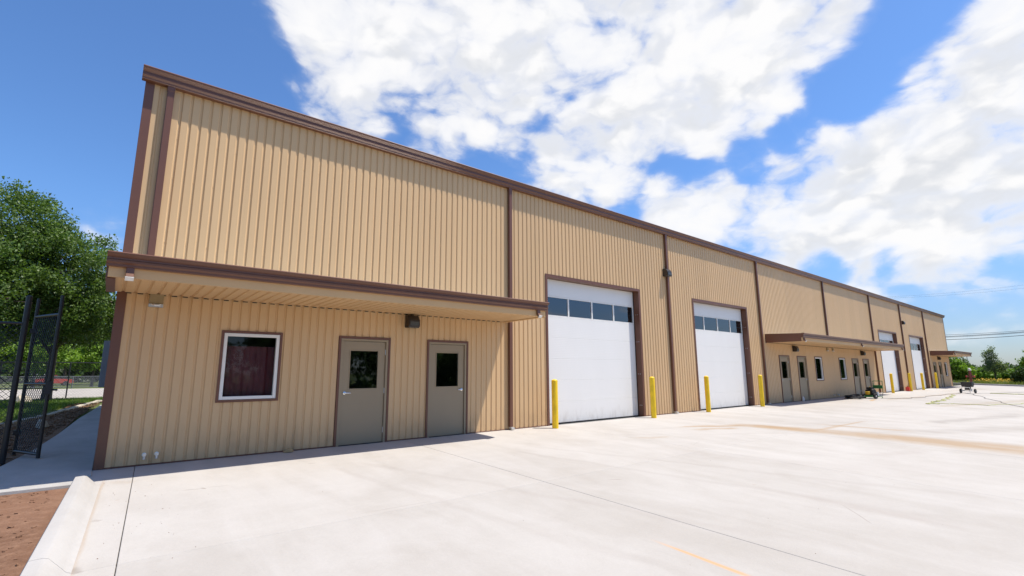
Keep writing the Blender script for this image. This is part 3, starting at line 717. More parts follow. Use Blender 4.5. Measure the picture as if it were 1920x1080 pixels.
# ------------------------------------------------------------------ bollards
def bollard(label, x, y, h):
    prof = [(0.082, -0.05), (0.082, h-0.045)]+[(0.082*math.cos(a), h-0.045+0.045*math.sin(a)) for a in np.linspace(0.15, 1.45, 6)]
    b = MB(); b.lathe(prof, (0, 0, 0), 28); o = b.build('bollard', M['yellow'], smooth=True, loc=(x, y, gz(y)))
    tag(o, label, 'bollard', 'yellow bollards flanking the overhead doors')
nm = ['nearest', 'second', 'third', 'farthest']
BP = [(9.12, -0.45, 1.25), (13.46, -0.42, 1.28), (16.82, -0.38, 1.28), (21.08, -0.38, 1.29), (39.84, -0.38, 1.27), (44.32, -0.38, 1.28), (47.93, -0.36, 1.27), (52.6, -0.34, 1.27)]
for i, (x_, y_, h_) in enumerate(BP):
    bollard('yellow bollard at the %s side of the %s overhead door' % ('near' if i % 2 == 0 else 'far', nm[i//2]), x_, y_, h_)

# ------------------------------------------------------------------ chain-link gate and fences
def chain(m, P0, P1, z0, z1, pitch, r):
    """diagonal wires of a chain-link fabric in the vertical plane P0-P1"""
    P0 = Vector(P0); P1 = Vector(P1); L = (P1-P0).length; H = z1-z0; u = (P1-P0)/L; nrm = Vector((-u.y, u.x))
    def pt(a, z): q = P0+u*a; return (q.x, q.y, z0+z)
    for sgn in (1, -1):
        s_ = -H
        while s_ < L:
            a0, a1 = max(0, s_), min(L, s_+H); 
            if a1-a0 > 0.02:
                zA, zB = a0-s_, a1-s_
                if sgn < 0: zA, zB = H-zA, H-zB
                A = Vector(pt(a0, zA)); Bv = Vector(pt(a1, zB)); o3 = Vector((nrm.x, nrm.y, 0))*r*sgn
                t = (Bv-A).normalized(); w = t.cross(Vector((nrm.x, nrm.y, 0))).normalized()*r; n3 = Vector((nrm.x, nrm.y, 0))*r
                vs = [A+o3+w, A+o3-w*0.5+n3*0.87, A+o3-w*0.5-n3*0.87, Bv+o3+w, Bv+o3-w*0.5+n3*0.87, Bv+o3-w*0.5-n3*0.87]
                m.add(vs, [(0, 1, 4, 3), (1, 2, 5, 4), (2, 0, 3, 5)])
            s_ += pitch
def gate():
    A = (-1.13, 2.62); E_ = (-0.76, 1.82)
    t = thing('chain_link_gate', 'black chain link gate standing open beside the building corner', 'gate', (A[0], A[1], 0))
    ax, ay = 0, 0; ex, ey = E_[0]-A[0], E_[1]-A[1]
    MB().tube([(0, 0, 0.03), (0, 0, 2.80)], 0.027, 12).build('gate_stile', M['black'], t, smooth=True)
    MB().tube([(ex, ey, 0.03), (ex, ey, 2.80)], 0.027, 12).build('gate_stile', M['black'], t, smooth=True)
    for z in (0.09, 1.25, 2.46): MB().tube([(0, 0, z), (ex, ey, z)], 0.026, 10).build('gate_rail', M['black'], t, smooth=True)
    m = MB(); chain(m, (0, 0), (ex, ey), 0.1, 2.46, 0.078, 0.0046); tag(m.build('chain_link_mesh', M['black'], t), kind='stuff')
    lt = MB(); ux, uy = ex/math.hypot(ex, ey), ey/math.hypot(ex, ey)
    lt.tube([(ex, ey, 1.16), (ex+ux*0.13+0.06, ey+uy*0.05, 1.15)], 0.016, 8); lt.box(ex-0.045, ex+0.045, ey-0.045, ey+0.045, 1.08, 1.30); lt.build('gate_latch', M['black'], t)
    for z in (0.4, 2.2): MB().box(-0.05, 0.05, -0.05, 0.05, z-0.04, z+0.04).build('gate_hinge', M['black'], t)
gate()
def fence(name, label, pts, h, post_r, rail_r, pitch, wire_r, mm, extra=0.0, lower=True):
    t = thing(name, label, 'fence', (pts[0][0], pts[0][1], 0)); ox, oy = pts[0][0], pts[0][1]
    P = [(x_-ox, y_-oy) for x_, y_ in pts]
    for x_, y_ in P: MB().lathe([(post_r, -0.09), (post_r, h+extra), (post_r*0.5, h+extra+0.02)], (x_, y_, 0), 10).build('fence_post', M[mm], t, smooth=True)
    for z in ([h, 0.1] if lower else [h]): MB().tube([(P[0][0], P[0][1], z-0.02), (P[-1][0], P[-1][1], z-0.02)], rail_r, 8).build('fence_rail', M[mm], t)
    m = MB(); chain(m, P[0], P[-1], 0.08, h-0.02, pitch, wire_r); tag(m.build('chain_link_mesh', M[mm], t), kind='stuff')
fence('chain_link_fence', 'black chain link fence running left from the open gate', [(-1.19, 1.93), (-4.2, 2.1), (-7.2, 2.27)], 2.30, 0.042, 0.022, 0.085, 0.0042, 'black', 0.45)
fence('chain_link_fence', 'black chain link fence along the near side of the road', [(1.1-3.03*i, 31.62) for i in range(0, 9)], 2.18, 0.036, 0.03, 0.16, 0.0035, 'black', 0.0, False)
fence('chain_link_fence', 'grey chain link fence across the far side of the road', [(6-3.0*i, 62.0) for i in range(0, 11)], 1.25, 0.045, 0.03, 0.11, 0.006, 'fencegrey')

# ------------------------------------------------------------------ vegetation
def leaves(N, centers, spread, size, seed, flat=0.35):
    r = np.random.default_rng(seed)
    c = centers[r.integers(0, len(centers), N)]
    p = c+np.clip(r.normal(0, 1, (N, 3)), -1.7, 1.7)*spread
    a = r.normal(0, 1, (N, 3)); a /= np.linalg.norm(a, axis=1)[:, None]
    b = r.normal(0, 1, (N, 3)); b[:, 2] *= flat; b -= a*(a*b).sum(1)[:, None]; b /= np.linalg.norm(b, axis=1)[:, None]
    s = size*r.uniform(0.6, 1.35, (N, 1))
    V = np.stack([p-a*s*0.5, p+b*s*0.27, p+a*s*0.5, p-b*s*0.27], 1).reshape(-1, 3)
    return V
def quads_mesh(name, V):
    n = len(V)//4; me = bpy.data.meshes.new(name)
    me.vertices.add(len(V)); me.vertices.foreach_set('co', V.astype(np.float32).ravel())
    me.loops.add(n*4); me.loops.foreach_set('vertex_index', np.arange(n*4, dtype=np.int32))
    me.polygons.add(n); me.polygons.foreach_set('loop_start', np.arange(0, n*4, 4, dtype=np.int32))
    try: me.polygons.foreach_set('loop_total', np.full(n, 4, dtype=np.int32))
    except Exception: pass
    me.update(calc_edges=True); return me
def crown_centers(blobs, n, seed, shell=0.55):
    r = np.random.default_rng(seed); out = []
    w = np.array([b[3]*b[4]*b[5] for b in blobs])**0.75; w /= w.sum()
    for b, k in zip(blobs, (w*n).astype(int)+1):
        d = r.normal(0, 1, (k, 3)); d /= np.linalg.norm(d, axis=1)[:, None]
        q = shell+(1-shell)*r.random((k, 1))**0.6
        q *= 1+0.16*np.sin(d[:, :1]*5+b[0])*np.cos(d[:, 1:2]*4+b[2])
        out.append(np.array(b[:3])+d*q*np.array(b[3:6]))
    return np.concatenate(out)
def tree(name, label, loc, trunk_h, trunk_r, blobs, nclump, nleaf, size, mm, seed, spread=0.16, group=None, shell=0.55, cat='tree'):
    t = thing(name, label, cat, loc, group=group)
    r = np.random.default_rng(seed+100)
    m = MB()
    top = Vector((0, 0, trunk_h))
    m.tube([(0, 0, -0.15), (0.03*trunk_r*10*0.1, 0, trunk_h*0.4), (0.02, 0.03, trunk_h*0.8), (0, 0, trunk_h)], [trunk_r*1.35, trunk_r, trunk_r*0.86, trunk_r*0.8], 10)
    for b in blobs:
        c = Vector(b[:3]); st = Vector((0, 0, trunk_h*r.uniform(0.75, 0.98)))
        mid = st.lerp(c, 0.5)+Vector((r.normal(0, .15), r.normal(0, .15), 0.1))*max(b[3:6])*0.5
        m.tube([st, mid, c], [trunk_r*0.55, trunk_r*0.34, trunk_r*0.16], 7)
        for q in range(4):
            d = Vector(r.normal(0, 1, 3)).normalized(); e = c+Vector((d.x*b[3], d.y*b[4], d.z*b[5]))*0.85
            s2 = mid.lerp(c, r.uniform(0.2, 1)); m.tube([s2, s2.lerp(e, 0.5)+Vector((0, 0, 0.08*b[5])), e], [trunk_r*0.22, trunk_r*0.13, trunk_r*0.05], 5)
    m.build('trunk', M['bark'], t, smooth=True)
    C = crown_centers(blobs, nclump, seed, shell)
    V = leaves(nleaf, C, spread, size, seed+1)
    link('crown', quads_mesh('crown', V), M[mm], t)
    return t
# the big tree left of the building, beyond the walk
OB = [(0, 0, 6.6, 3.4, 3.4, 2.5), (2.4, -0.6, 6.2, 2.3, 2.4, 1.9), (-2.6, 0.4, 6.4, 2.6, 2.6, 2.2), (0.4, 0.4, 8.6, 2.5, 2.5, 1.6), (3.9, -0.8, 5.0, 1.9, 2.0, 1.5), (1.4, -2.2, 4.7, 2.2, 1.8, 1.4),
      (-1.2, -2.4, 5.3, 2.3, 1.9, 1.6), (2.6, 1.4, 7.4, 1.9, 2, 1.5), (4.6, 0.9, 4.3, 1.5, 1.6, 1.1), (-3.6, -1.5, 4.9, 2, 2, 1.5), (-0.4, -3.2, 6.6, 1.7, 1.4, 1.3), (3.2, -2.0, 4.0, 1.5, 1.3, 0.9), (0.2, -1.5, 3.6, 2.0, 1.6, 0.8)]
tree('oak_tree', 'large spreading green oak tree behind the open gate, left of the building', (-5.0, 21.5, -0.1), 4.0, 0.32, OB, 640, 135000, 0.135, 'oak', 3, 0.25)
tree('oak_tree', 'low dark branch end of an oak near the far end of the side walk', (-2.6, 28.5, -0.1), 3.2, 0.2, [(0, 0, 4.6, 2.2, 2.0, 1.5), (1.6, -0.4, 4.2, 1.5, 1.4, 1.0), (-1.5, 0.3, 4.6, 1.8, 1.8, 1.3), (0.9, 0.2, 5.8, 1.4, 1.4, 1.1)], 380, 26000, 0.16, 'dark', 5, 0.22)
# trees beyond the road on the left
def far_tree(label, x_, y_, h, mm, seed, w=1.0, group='trees beyond the road'):
    s = h/6.0
    bl = [(0, 0, 3.9*s, 2.0*s*w, 2.0*s*w, 1.5*s), (1.3*s*w, 0.2, 3.4*s, 1.5*s*w, 1.5*s, 1.1*s), (-1.4*s*w, -0.2, 3.5*s, 1.5*s*w, 1.5*s, 1.15*s), (0.2, 0.1, 5.0*s, 1.3*s*w, 1.3*s, 1.0*s), (0.5*s, -1.0*s, 2.5*s, 1.5*s*w, 1.1*s, 0.8*s)]
    return tree('shade_tree', label, (x_, y_, -0.1), 2.4*s, 0.14*s, bl, 260, 12000, 0.26*s**0.5, mm, seed, 0.24*s, group)
far_tree('bright lime green tree seen through the mesh of the open gate, beyond the road', -6.6, 68, 6.5, 'lime', 21, 1.2)
far_tree('mid green tree beyond the road, right of the lime one', -1.6, 72, 6.2, 'lime', 22, 1.1)
far_tree('dark green tree beyond the road at the left edge of the photo', -11.5, 70, 8.5, 'dark', 23, 1.2)
far_tree('dusty green tree beyond the road close to the building edge', 2.6, 80, 8, 'oak', 24, 1.3)
far_tree('tall dark tree farther back behind the lime tree', -5.2, 90, 8.8, 'dark', 25, 1.4)
far_tree('olive tree behind the grey fence, left of the building edge', 0.5, 96, 9.0, 'dusty', 26, 1.5)

# right-hand background
def row_tree(label, x_, y_, h, mm, seed, w=1.0, n=9000, slim=False, cat='tree'):
    s = h/4.0
    if slim: bl = [(0, 0, 1.6*s, 0.75*w, 0.75*w, 0.65*s), (0.15, 0.1, 2.3*s, 0.6*w, 0.6*w, 0.6*s), (-0.1, 0.2, 2.9*s, 0.42*w, 0.42*w, 0.5*s), (0.05, 0.1, 3.5*s, 0.22*w, 0.22*w, 0.42*s), (0.2, -0.5*w, 1.8*s, 0.45*w, 0.45*w, 0.4*s)]
    else: bl = [(0, 0, 2.3*s, 1.4*w*s, 1.4*w*s, 1.0*s), (0.2, 0.9*w*s, 2.0*s, 1.0*w*s, 1.0*w*s, 0.8*s), (0.1, -0.95*w*s, 2.1*s, 1.0*w*s, 1.1*w*s, 0.85*s), (0.1, 0.2*s, 3.2*s, 0.9*w*s, 1.0*w*s, 0.75*s), (0.3, 0.3, 1.2*s, 1.2*w*s, 1.3*w*s, 0.7*s)]
    return tree('field_tree' if cat == 'tree' else 'shrub', label, (x_, y_, -0.1), (0.75 if cat == 'tree' else 0.4)*s*(1.4 if slim else 1), 0.05*s+0.02, bl, 160 if slim else 240, n, 0.15 if slim else 0.24, mm, seed, 0.17, None, 0.4 if slim else 0.5, cat)
row_tree('green tree rising behind the far end of the building under the last canopy', 79, 3.2, 3.9, 'oak', 31, 1.0)
row_tree('paler low tree in front of it, right of the far building corner', 76, 1.7, 2.6, 'lime', 32, 0.9)
row_tree('slender grey green young tree standing alone right of the far canopy', 80, -0.75, 4.5, 'dusty', 33, 1.25, 4600, True)
row_tree('bright green rounded tree at the right edge of the photo', 84, -4.6, 4.4, 'lime', 34, 1.15)
row_tree('round dark green bush on the kerb at the right edge of the photo', 71, -3.9, 1.65, 'dark', 35, 1.2, 7000, False, 'shrub')
row_tree('dark tree behind the bright one at the right edge', 92, -5.6, 4.6, 'dark', 36, 1.2)
for i, (x_, y_, h, mm) in enumerate([(88, 1.2, 1.7, 'lime'), (89, -1.2, 1.5, 'lime'), (90, 3.2, 2.4, 'oak'), (87, -2.6, 1.6, 'oak')]):
    row_tree(['yellow green shrub just right of the far tree cluster', 'yellow green shrub behind the slender young tree', 'dark shrub behind the far tree cluster', 'mid green shrub left of the bright rounded tree'][i], x_, y_, h, mm, 40+i, 1.5, 6000, False, 'shrub')
ext = [(82, -13, 5.5, 'oak'), (90, -20, 6.0, 'dark'), (84, -29, 5.6, 'lime'), (92, -38, 6.2, 'oak')]
for i, (x_, y_, h, mm) in enumerate(ext):
    tag(row_tree(['mid green tree in the field just right of the bright rounded tree', 'dark green tree in the field, second past the bright rounded tree', 'lime green tree in the field, third past the bright rounded tree', 'mid green tree in the field, fourth past the bright rounded tree'][i], x_, y_, h, mm, 50+i, 1.2), group='trees right of the frame')

# tree line across from the building (seen mirrored in its glass)
proto = None
for i in range(15):
    x_, y_ = 2+8.2*i+random.uniform(-1.5, 1.5), -29+random.uniform(-1.5, 1.5)
    if i in (0, 1): far = far_tree('green tree of the row across the lot, mirrored in the window glass', x_, y_, 6.6, ('oak', 'dark')[i], 60+i, 1.5, 'trees across the lot'); far.location.z = -1.05; proto = (proto or [])+[far]
    else: copy_tree(proto[i % 2], None, (x_, y_, -1.05), random.uniform(0, 6.28), None, random.uniform(0.85, 1.12))

# distant wood along the horizon: a mass nobody could count
def wood(name, label, P, h, n, size, mm, seed):
    r = np.random.default_rng(seed); out = []
    for (x0, y0), (x1, y1) in zip(P[:-1], P[1:]):
        L = math.hypot(x1-x0, y1-y0); k = int(L/6)+1
        for i in range(k):
            u = (i+r.random())/k; hh = h*r.uniform(0.6, 1.15); R = r.uniform(4, 7)
            d = r.normal(0, 1, (26, 3)); d /= np.linalg.norm(d, axis=1)[:, None]; d[:, 2] = np.abs(d[:, 2])
            out.append(np.array([x0+(x1-x0)*u, y0+(y1-y0)*u, 0])+d*np.array([R, R, hh])*r.uniform(.75, 1, (26, 1)))
    C = np.concatenate(out); V = leaves(n, C, size*0.8, size, seed+1)
    V[:, 2] = np.where(V[:, 1] < -20, V[:, 2]-0.9, np.maximum(V[:, 2], -0.1))
    o = link(name, quads_mesh(name, V), M[mm]); tag(o, label, 'wood', kind='stuff')
wood('distant_wood', 'dark line of distant woodland along the right horizon', [(230, 60), (250, 5), (240, -40), (250, -120)], 2.6, 24000, 1.2, 'dark', 70)
wood('hedgerow', 'olive hedgerow crossing the field beyond the far kerb', [(120, 30), (125, 0), (122, -30)], 1.1, 9000, 0.5, 'oak', 72)
wood('added_undergrowth', 'unseen dark bushes added under the trees across the lot to darken the mirrored ground', [(-12, -32), (130, -33)], 2.6, 30000, 0.7, 'dark', 76)  # out of view, added to darken what the glass mirrors
wood('distant_wood', 'dark line of woodland behind the trees beyond the road', [(-60, 125), (-20, 120), (20, 125)], 9, 12000, 1.5, 'dark', 74)

# grasses
def blades(name, label, pts, h, w, mm, seed):
    r = np.random.default_rng(seed); n = len(pts); a = r.uniform(0, 6.28, n); hh = h*r.uniform(0.5, 1.3, n)
    dx = np.cos(a)*w; dy = np.sin(a)*w; lean = r.normal(0, 0.35, (n, 2))*hh[:, None]
    b0 = np.stack([pts[:, 0]-dx, pts[:, 1]-dy, pts[:, 2]], 1); b1 = np.stack([pts[:, 0]+dx, pts[:, 1]+dy, pts[:, 2]], 1)
    t1 = np.stack([pts[:, 0]+lean[:, 0]+dx*.3, pts[:, 1]+lean[:, 1]+dy*.3, pts[:, 2]+hh], 1); t0 = np.stack([pts[:, 0]+lean[:, 0]-dx*.3, pts[:, 1]+lean[:, 1]-dy*.3, pts[:, 2]+hh], 1)
    V = np.stack([b0, b1, t1, t0], 1).reshape(-1, 3)
    return tag(link(name, quads_mesh(name, V), M[mm]), label, 'grass', kind='stuff')
n = 22000; P = np.stack([rng.uniform(-7, 0.2, n), rng.uniform(12.5, 31, n), np.full(n, -0.1)], 1)
P = P[(P[:, 0] < -1.0-(24-P[:, 1])*0.14) | (P[:, 1] > 27.2)]
blades('grass', 'short green grass between the mulch bed and the road', P, 0.16, 0.012, 'grass', 81)
n = 26000; P = np.stack([rng.uniform(68.4, 84, n), rng.uniform(-22, 9, n), np.full(n, -0.1)], 1)
blades('tall_grass', 'tall pale weeds beyond the far kerb at the right', P, 0.42, 0.02, 'drygrass', 82)
n = 1600; P = np.stack([rng.uniform(70, 78, n), rng.uniform(-8, 0.5, n), rng.uniform(0.2, 0.55, n)], 1)
V = leaves(n, P, 0.02, 0.13, 83); tag(link('wildflowers', quads_mesh('wildflowers', V), M['flower']), 'yellow wildflowers in the weeds beyond the far kerb', 'flowers', kind='stuff')

# mulch chips and soil clods
def chips(name, label, cat, mm, P, size, seed, z):
    r = np.random.default_rng(seed); b = MB()
    for x_, y_ in P:
        s = size*r.uniform(0.4, 1.4); a = r.uniform(0, 6.28); c, q = math.cos(a), math.sin(a); L, W, H = s, s*r.uniform(.3, .7), s*r.uniform(.25, .5)
        k = r.uniform(0.55, 1.0, 8)
        vs = [((i*L*c-j*W*q)*k[n_]*0.5+x_, (i*L*q+j*W*c)*k[n_]*0.5+y_, z+(0 if h == 0 else H*k[n_])) for n_, (i, j, h) in enumerate([(-1, -1, 0), (1, -1, 0), (1, 1, 0), (-1, 1, 0), (-1, -1, 1), (1, -1, 1), (1, 1, 1), (-1, 1, 1)])]
        b.add(vs, [(4, 5, 6, 7), (0, 1, 5, 4), (1, 2, 6, 5), (2, 3, 7, 6), (3, 0, 4, 7)])
    return tag(b.build(name, M[mm]), label, cat, kind='stuff')
P = [(rng.uniform(-4.5, -0.2), rng.uniform(1.4, 24)) for _ in range(5200)]
P = [(x_, y_) for x_, y_ in P if x_ < -1.30+0.047*y_ and x_ > -1.2-0.42*max(0, (13-y_)*0.5)-0.2]
chips('mulch_chips', 'brown bark mulch chips strewn beside the side walk', 'mulch', 'mulch', P, 0.09, 85, -0.05)
P = [(rng.uniform(-2.2, -0.36), rng.uniform(-5.5, -1.13)) for _ in range(420)]
chips('soil_clods', 'small clods of red soil on the bare ground left of the kerb', 'soil', 'soil', P, 0.035, 86, 0.0).rotation_euler = (TILT, 0, 0)

P = [(0.10+abs(rng.normal(0, 0.35)), rng.uniform(-5, -0.9)) for _ in range(45)]+[(rng.uniform(0.3, 8.5), -0.03-abs(rng.normal(0, 0.10))) for _ in range(70)]+[(rng.uniform(0.5, 16), rng.uniform(-8.5, -0.5)) for _ in range(90)]
chips('grit', 'scattered grit and crumbs on the concrete near kerb and wall', 'grit', 'soil', P, 0.008, 88, 0.001).rotation_euler = (TILT, 0, 0)
def rock(name, label, cat, loc, sx, sy, sz, mm, seed):
    import bmesh
    bm = bmesh.new(); bmesh.ops.create_icosphere(bm, subdivisions=2, radius=1); r = np.random.default_rng(seed)
    for v in bm.verts:
        d = v.co.normalized(); k = 1+0.16*math.sin(d.x*4+seed)+0.13*math.cos(d.y*5+seed*2)+r.uniform(-.06, .06)
        v.co = Vector((d.x*sx*k, d.y*sy*k, max(-0.25, d.z*k)*sz+0.2*sz))
    me = bpy.data.meshes.new(name); bm.to_mesh(me); bm.free()
    return tag(link(name, me, M[mm], loc=loc), label, cat)
rock('rock', 'tan stone lying against the wall base between the window and the nearest door', 'rock', (2.70, -0.10, 0.004), 0.10, 0.065, 0.055, 'tanstone', 1)
rock('rock', 'pale grey boulder in the mulch beside the walk', 'rock', (-1.28, 9.2, -0.05), 0.16, 0.14, 0.20, 'stone', 2)
rock('rock', 'grey rock on the grass seen through the gate mesh', 'rock', (-3.4, 27, -0.08), 0.35, 0.3, 0.35, 'stone', 3)
# stone edging curve
ed = thing('stone_edging', 'curved row of pale limestone edging between grass and mulch', 'edging', (-3.4, 8.5, -0.05))
pts = [(-3.6, 8.3), (-2.6, 10.0), (-1.95, 12.0), (-1.5, 15), (-1.05, 19), (-0.6, 23.5), (-0.2, 26.4)]
for a, c in zip(pts[:-1], pts[1:]):
    L = math.hypot(c[0]-a[0], c[1]-a[1]); k = max(2, int(L/0.55))
    for i in range(k):
        u = (i+0.5)/k; b = MB(); hl = L/k*0.47; b.box(-0.09, 0.09, -hl, hl, -0.05, 0.07+random.uniform(-.015, .02))
        o = b.build('edging_stone', M['stone'], ed, bevel=0.02, loc=(a[0]+(c[0]-a[0])*u+3.4+random.uniform(-.02, .02), a[1]+(c[1]-a[1])*u-8.5, 0)); o.rotation_euler = (0, 0, -math.atan2(c[0]-a[0], c[1]-a[1])+random.uniform(-.06, .06))

# far kerb on the right
k2 = thing('far_kerb', 'grey concrete kerb along the far right edge of the lot', 'kerb', (68, 0, 0)); k2.rotation_euler = (TILT, 0, 0)
prof = [(0, -0.1), (0, 0.13), (0.02, 0.15), (0.15, 0.15), (0.17, 0.13), (0.17, -0.1)]
for i in range(12):
    y1 = 9.6-i*3.3; MB().prism_y(prof, y1-3.285, y1).build('kerb_section', M['kerb'], k2, loc=(0, 0, 0))

# ------------------------------------------------------------------ machines and small things on the lot
def wheel(b, c, r, w, axis='x', n=20):
    b.lathe([(r*0.55, -w/2), (r*0.9, -w/2), (r, -w*0.3), (r, w*0.3), (r*0.9, w/2), (r*0.55, w/2)], c, n, axis)
def washer():
    t = thing('pressure_washer', 'green and black engine pressure washer on the lot by the middle canopy', 'pressure washer', (31.9, -1.35, gz(-1.35)), rad(-20))
    f = MB(); R = 0.017
    for s in (-0.24, 0.24):
        f.tube([(-0.42, s, 0.10), (0.36, s, 0.10), (0.46, s, 0.30), (0.50, s, 0.92)], R, 8)
        f.tube([(0.36, s, 0.10), (0.40, s, 0.02)], R, 8)
    f.tube([(0.50, -0.24, 0.92), (0.50, 0.24, 0.92)], R, 8); f.tube([(-0.42, -0.24, 0.10), (-0.42, 0.24, 0.10)], R, 8); f.tube([(0.36, -0.24, 0.10), (0.36, 0.24, 0.10)], R, 8)
    f.build('frame', M['green'], t, smooth=True)
    MB().box(0.44, 0.475, -0.26, 0.26, 0.52, 0.70).build('control_panel', M['green'], t, bevel=0.012)
    MB().box(-0.34, 0.10, -0.2, 0.2, 0.13, 0.19).build('deck', M['green'], t, bevel=0.008)
    e = MB(); e.box(-0.28, 0.02, -0.17, 0.17, 0.20, 0.46); e.lathe([(0.05, -0.21), (0.15, -0.21), (0.165, -0.17), (0.165, -0.1)], (-0.13, 0, 0.35), 20, 'y'); e.build('engine', M['engine'], t, bevel=0.015)
    MB().box(-0.26, 0.0, -0.13, 0.13, 0.465, 0.60).build('fuel_tank', M['engine'], t, bevel=0.03, seg=2)
    MB().lathe([(0.035, 0.60), (0.035, 0.63), (0.02, 0.635)], (-0.13, 0, 0), 14).build('fuel_cap', M['orange'], t)
    MB().box(-0.42, -0.29, -0.1, 0.1, 0.22, 0.38).build('pump', M['orange'], t, bevel=0.02)
    MB().lathe([(0.06, -0.30), (0.075, -0.28), (0.075, -0.1), (0.06, -0.08)], (0.12, 0.0, 0.42), 14, 'x').build('muffler', M['engine'], t)
    for s in (-0.30, 0.30):
        b = MB(); wheel(b, (-0.22, s, 0.14), 0.14, 0.08, 'y'); w = b.build('wheel', M['rubber'], t, smooth=True)
        MB().lathe([(0.02, s-0.045), (0.078, s-0.03), (0.078, s+0.03), (0.02, s+0.045)], (-0.22, 0, 0.14), 14, 'y').build('rim', M['offwhite'], w)
    MB().box(0.30, 0.44, -0.06, 0.06, 0.13, 0.34).build('chemical_tank', M['offwhite'], t, bevel=0.02)
washer()
def hose_pile():
    t = MB(); P = []
    for i in range(150):
        a = i*0.27; r = 0.40+0.10*math.sin(i*0.37); P.append((1.3*r*math.cos(a)+0.05*math.sin(i), 0.75*r*math.sin(a), 0.03+0.17*(i/150)*(0.7+0.3*math.sin(a*1.7))))
    t.tube(P, 0.026, 7); o = t.build('hose_coil', M['rubber'], smooth=True, loc=(30.7, -0.85, gz(-0.85))); tag(o, 'heap of coiled black hose lying left of the green pressure washer', 'hose')
hose_pile()
def cart():
    t = thing('surface_cleaner_cart', 'small two wheeled machine with black tank and white frame out on the lot', 'cart', (45.5, -3.2, gz(-3.2)), rad(82)); t.scale = (0.82, 0.82, 0.82)
    f = MB(); R = 0.022
    for s in (-0.22, 0.22): f.tube([(s, -0.45, 0.32), (s, 0.1, 0.22), (s*1.2, 0.30, 0.24), (s*1.2, 0.44, 0.46)], R, 8)
    f.tube([(-0.265, 0.44, 0.46), (0.265, 0.44, 0.46)], R, 8); f.tube([(-0.46, 0, 0.18), (0.46, 0, 0.18)], R, 8); f.tube([(-0.22, -0.45, 0.32), (0.22, -0.45, 0.32)], R, 8); f.tube([(0, -0.40, 0.32), (0, -0.42, 0.02)], R, 8)
    f.build('frame', M['offwhite'], t, smooth=True)
    MB().prism_x([(-0.42, 0.86), (0.22, 0.88), (0.16, 0.52), (-0.26, 0.50)], -0.34, 0.34).build('hopper', M['engine'], t, bevel=0.03, seg=2)
    MB().box(-0.40, 0.40, -0.45, 0.25, 0.87, 0.91).build('hopper_rim', M['engine'], t, bevel=0.012)
    MB().box(-0.16, 0.16, -0.25, 0.12, 0.26, 0.50).build('engine', M['engine'], t, bevel=0.02)
    for s in (-0.46, 0.46):
        b = MB(); wheel(b, (s, 0, 0.18), 0.18, 0.10); w = b.build('wheel', M['rubber'], t, smooth=True)
        MB().lathe([(0.02, s-0.055), (0.095, s-0.035), (0.095, s+0.035), (0.02, s+0.055)], (0, 0, 0.18), 14, 'x').build('rim', M['offwhite'], w)
cart()
def standpipe():
    t = thing('standpipe', 'dark red fire standpipe with white cap beyond the far canopy', 'standpipe', (66.97, -0.42, gz(-0.42)))
    MB().lathe([(0.20, 0.0), (0.20, 0.05), (0.10, 0.06), (0.10, 0.55), (0.17, 0.56), (0.17, 0.62), (0.11, 0.63), (0.11, 1.05), (0.16, 1.06), (0.16, 1.12), (0.10, 1.13), (0.10, 1.42)], n=20).build('body', M['redbrown'], t, smooth=True)
    MB().lathe([(0.10, 1.42), (0.115, 1.46), (0.11, 1.58), (0.07, 1.66), (0.03, 1.68)], n=18).build('cap', M['offwhite'], t, smooth=True)
    for s in (-1, 1):
        b = MB(); b.tube([(0, s*0.08, 0.84), (0, s*0.30, 0.84)], [0.075, 0.085], 14); o = b.build('outlet', M['redbrown'], t, smooth=True)
        MB().tube([(0, s*0.301, 0.84), (0, s*0.34, 0.84)], [0.10, 0.09], 14).build('outlet_cap', M['red'], o)
standpipe()
def gas_can():
    t = thing('fuel_can', 'red plastic fuel can behind a bollard at the third overhead door', 'fuel can', (44.06, -0.25, gz(-0.25)))
    MB().box(-0.17, 0.17, -0.11, 0.11, 0.0, 0.30).build('body', M['red'], t, bevel=0.035, seg=2)
    MB().tube([(-0.1, 0, 0.29), (-0.1, 0, 0.36), (0.08, 0, 0.36), (0.08, 0, 0.29)], 0.018, 8).build('handle', M['red'], t, smooth=True)
    MB().tube([(0.12, 0, 0.29), (0.15, 0, 0.34), (0.22, 0, 0.42)], [0.025, 0.022, 0.014], 8).build('spout', M['orange'], t, smooth=True)
gas_can()
def bottle():
    b = MB(); b.lathe([(0.045, 0), (0.05, 0.01), (0.05, 0.15), (0.035, 0.19), (0.018, 0.205), (0.018, 0.235), (0.012, 0.24)], n=16)
    tag(b.build('bottle', M['offwhite'], smooth=True, loc=(25.92, -0.14, gz(-0.14))), 'small white bottle on the slab beside the second door of the middle canopy', 'bottle')
bottle()
def hose(name, label, pts, r, mm, squash=1.0):
    Q = []
    for i in range(len(pts)-1):
        for u in np.linspace(0, 1, 10, endpoint=False):
            a = Vector(pts[i]).lerp(Vector(pts[i+1]), u); wob = 0.10*math.sin(len(Q)*0.8)+0.05*math.sin(len(Q)*1.9); Q.append((a.x+wob*0.6, a.y+wob, (r*squash+0.002)+gz(a.y+wob)))
    b = MB(); b.tube(Q, r, 7); tag(b.build(name, M[mm], smooth=True), label, 'hose')
hose('lay_flat_hose', 'yellow green hose zigzagging over the lot in front of the far doors', [(29.7, -4.07), (31.8, -3.89), (33.2, -3.92), (35.8, -3.7), (38.7, -3.45), (41.8, -3.0)], 0.034, 'strap', 0.2)
hose('lay_flat_hose', 'yellow green hose running from the zigzag towards the right edge', [(29.7, -4.1), (30.7, -4.3), (31.3, -4.95), (31.7, -5.8), (35.0, -6.7), (38, -7.6)], 0.02, 'strap', 0.2)
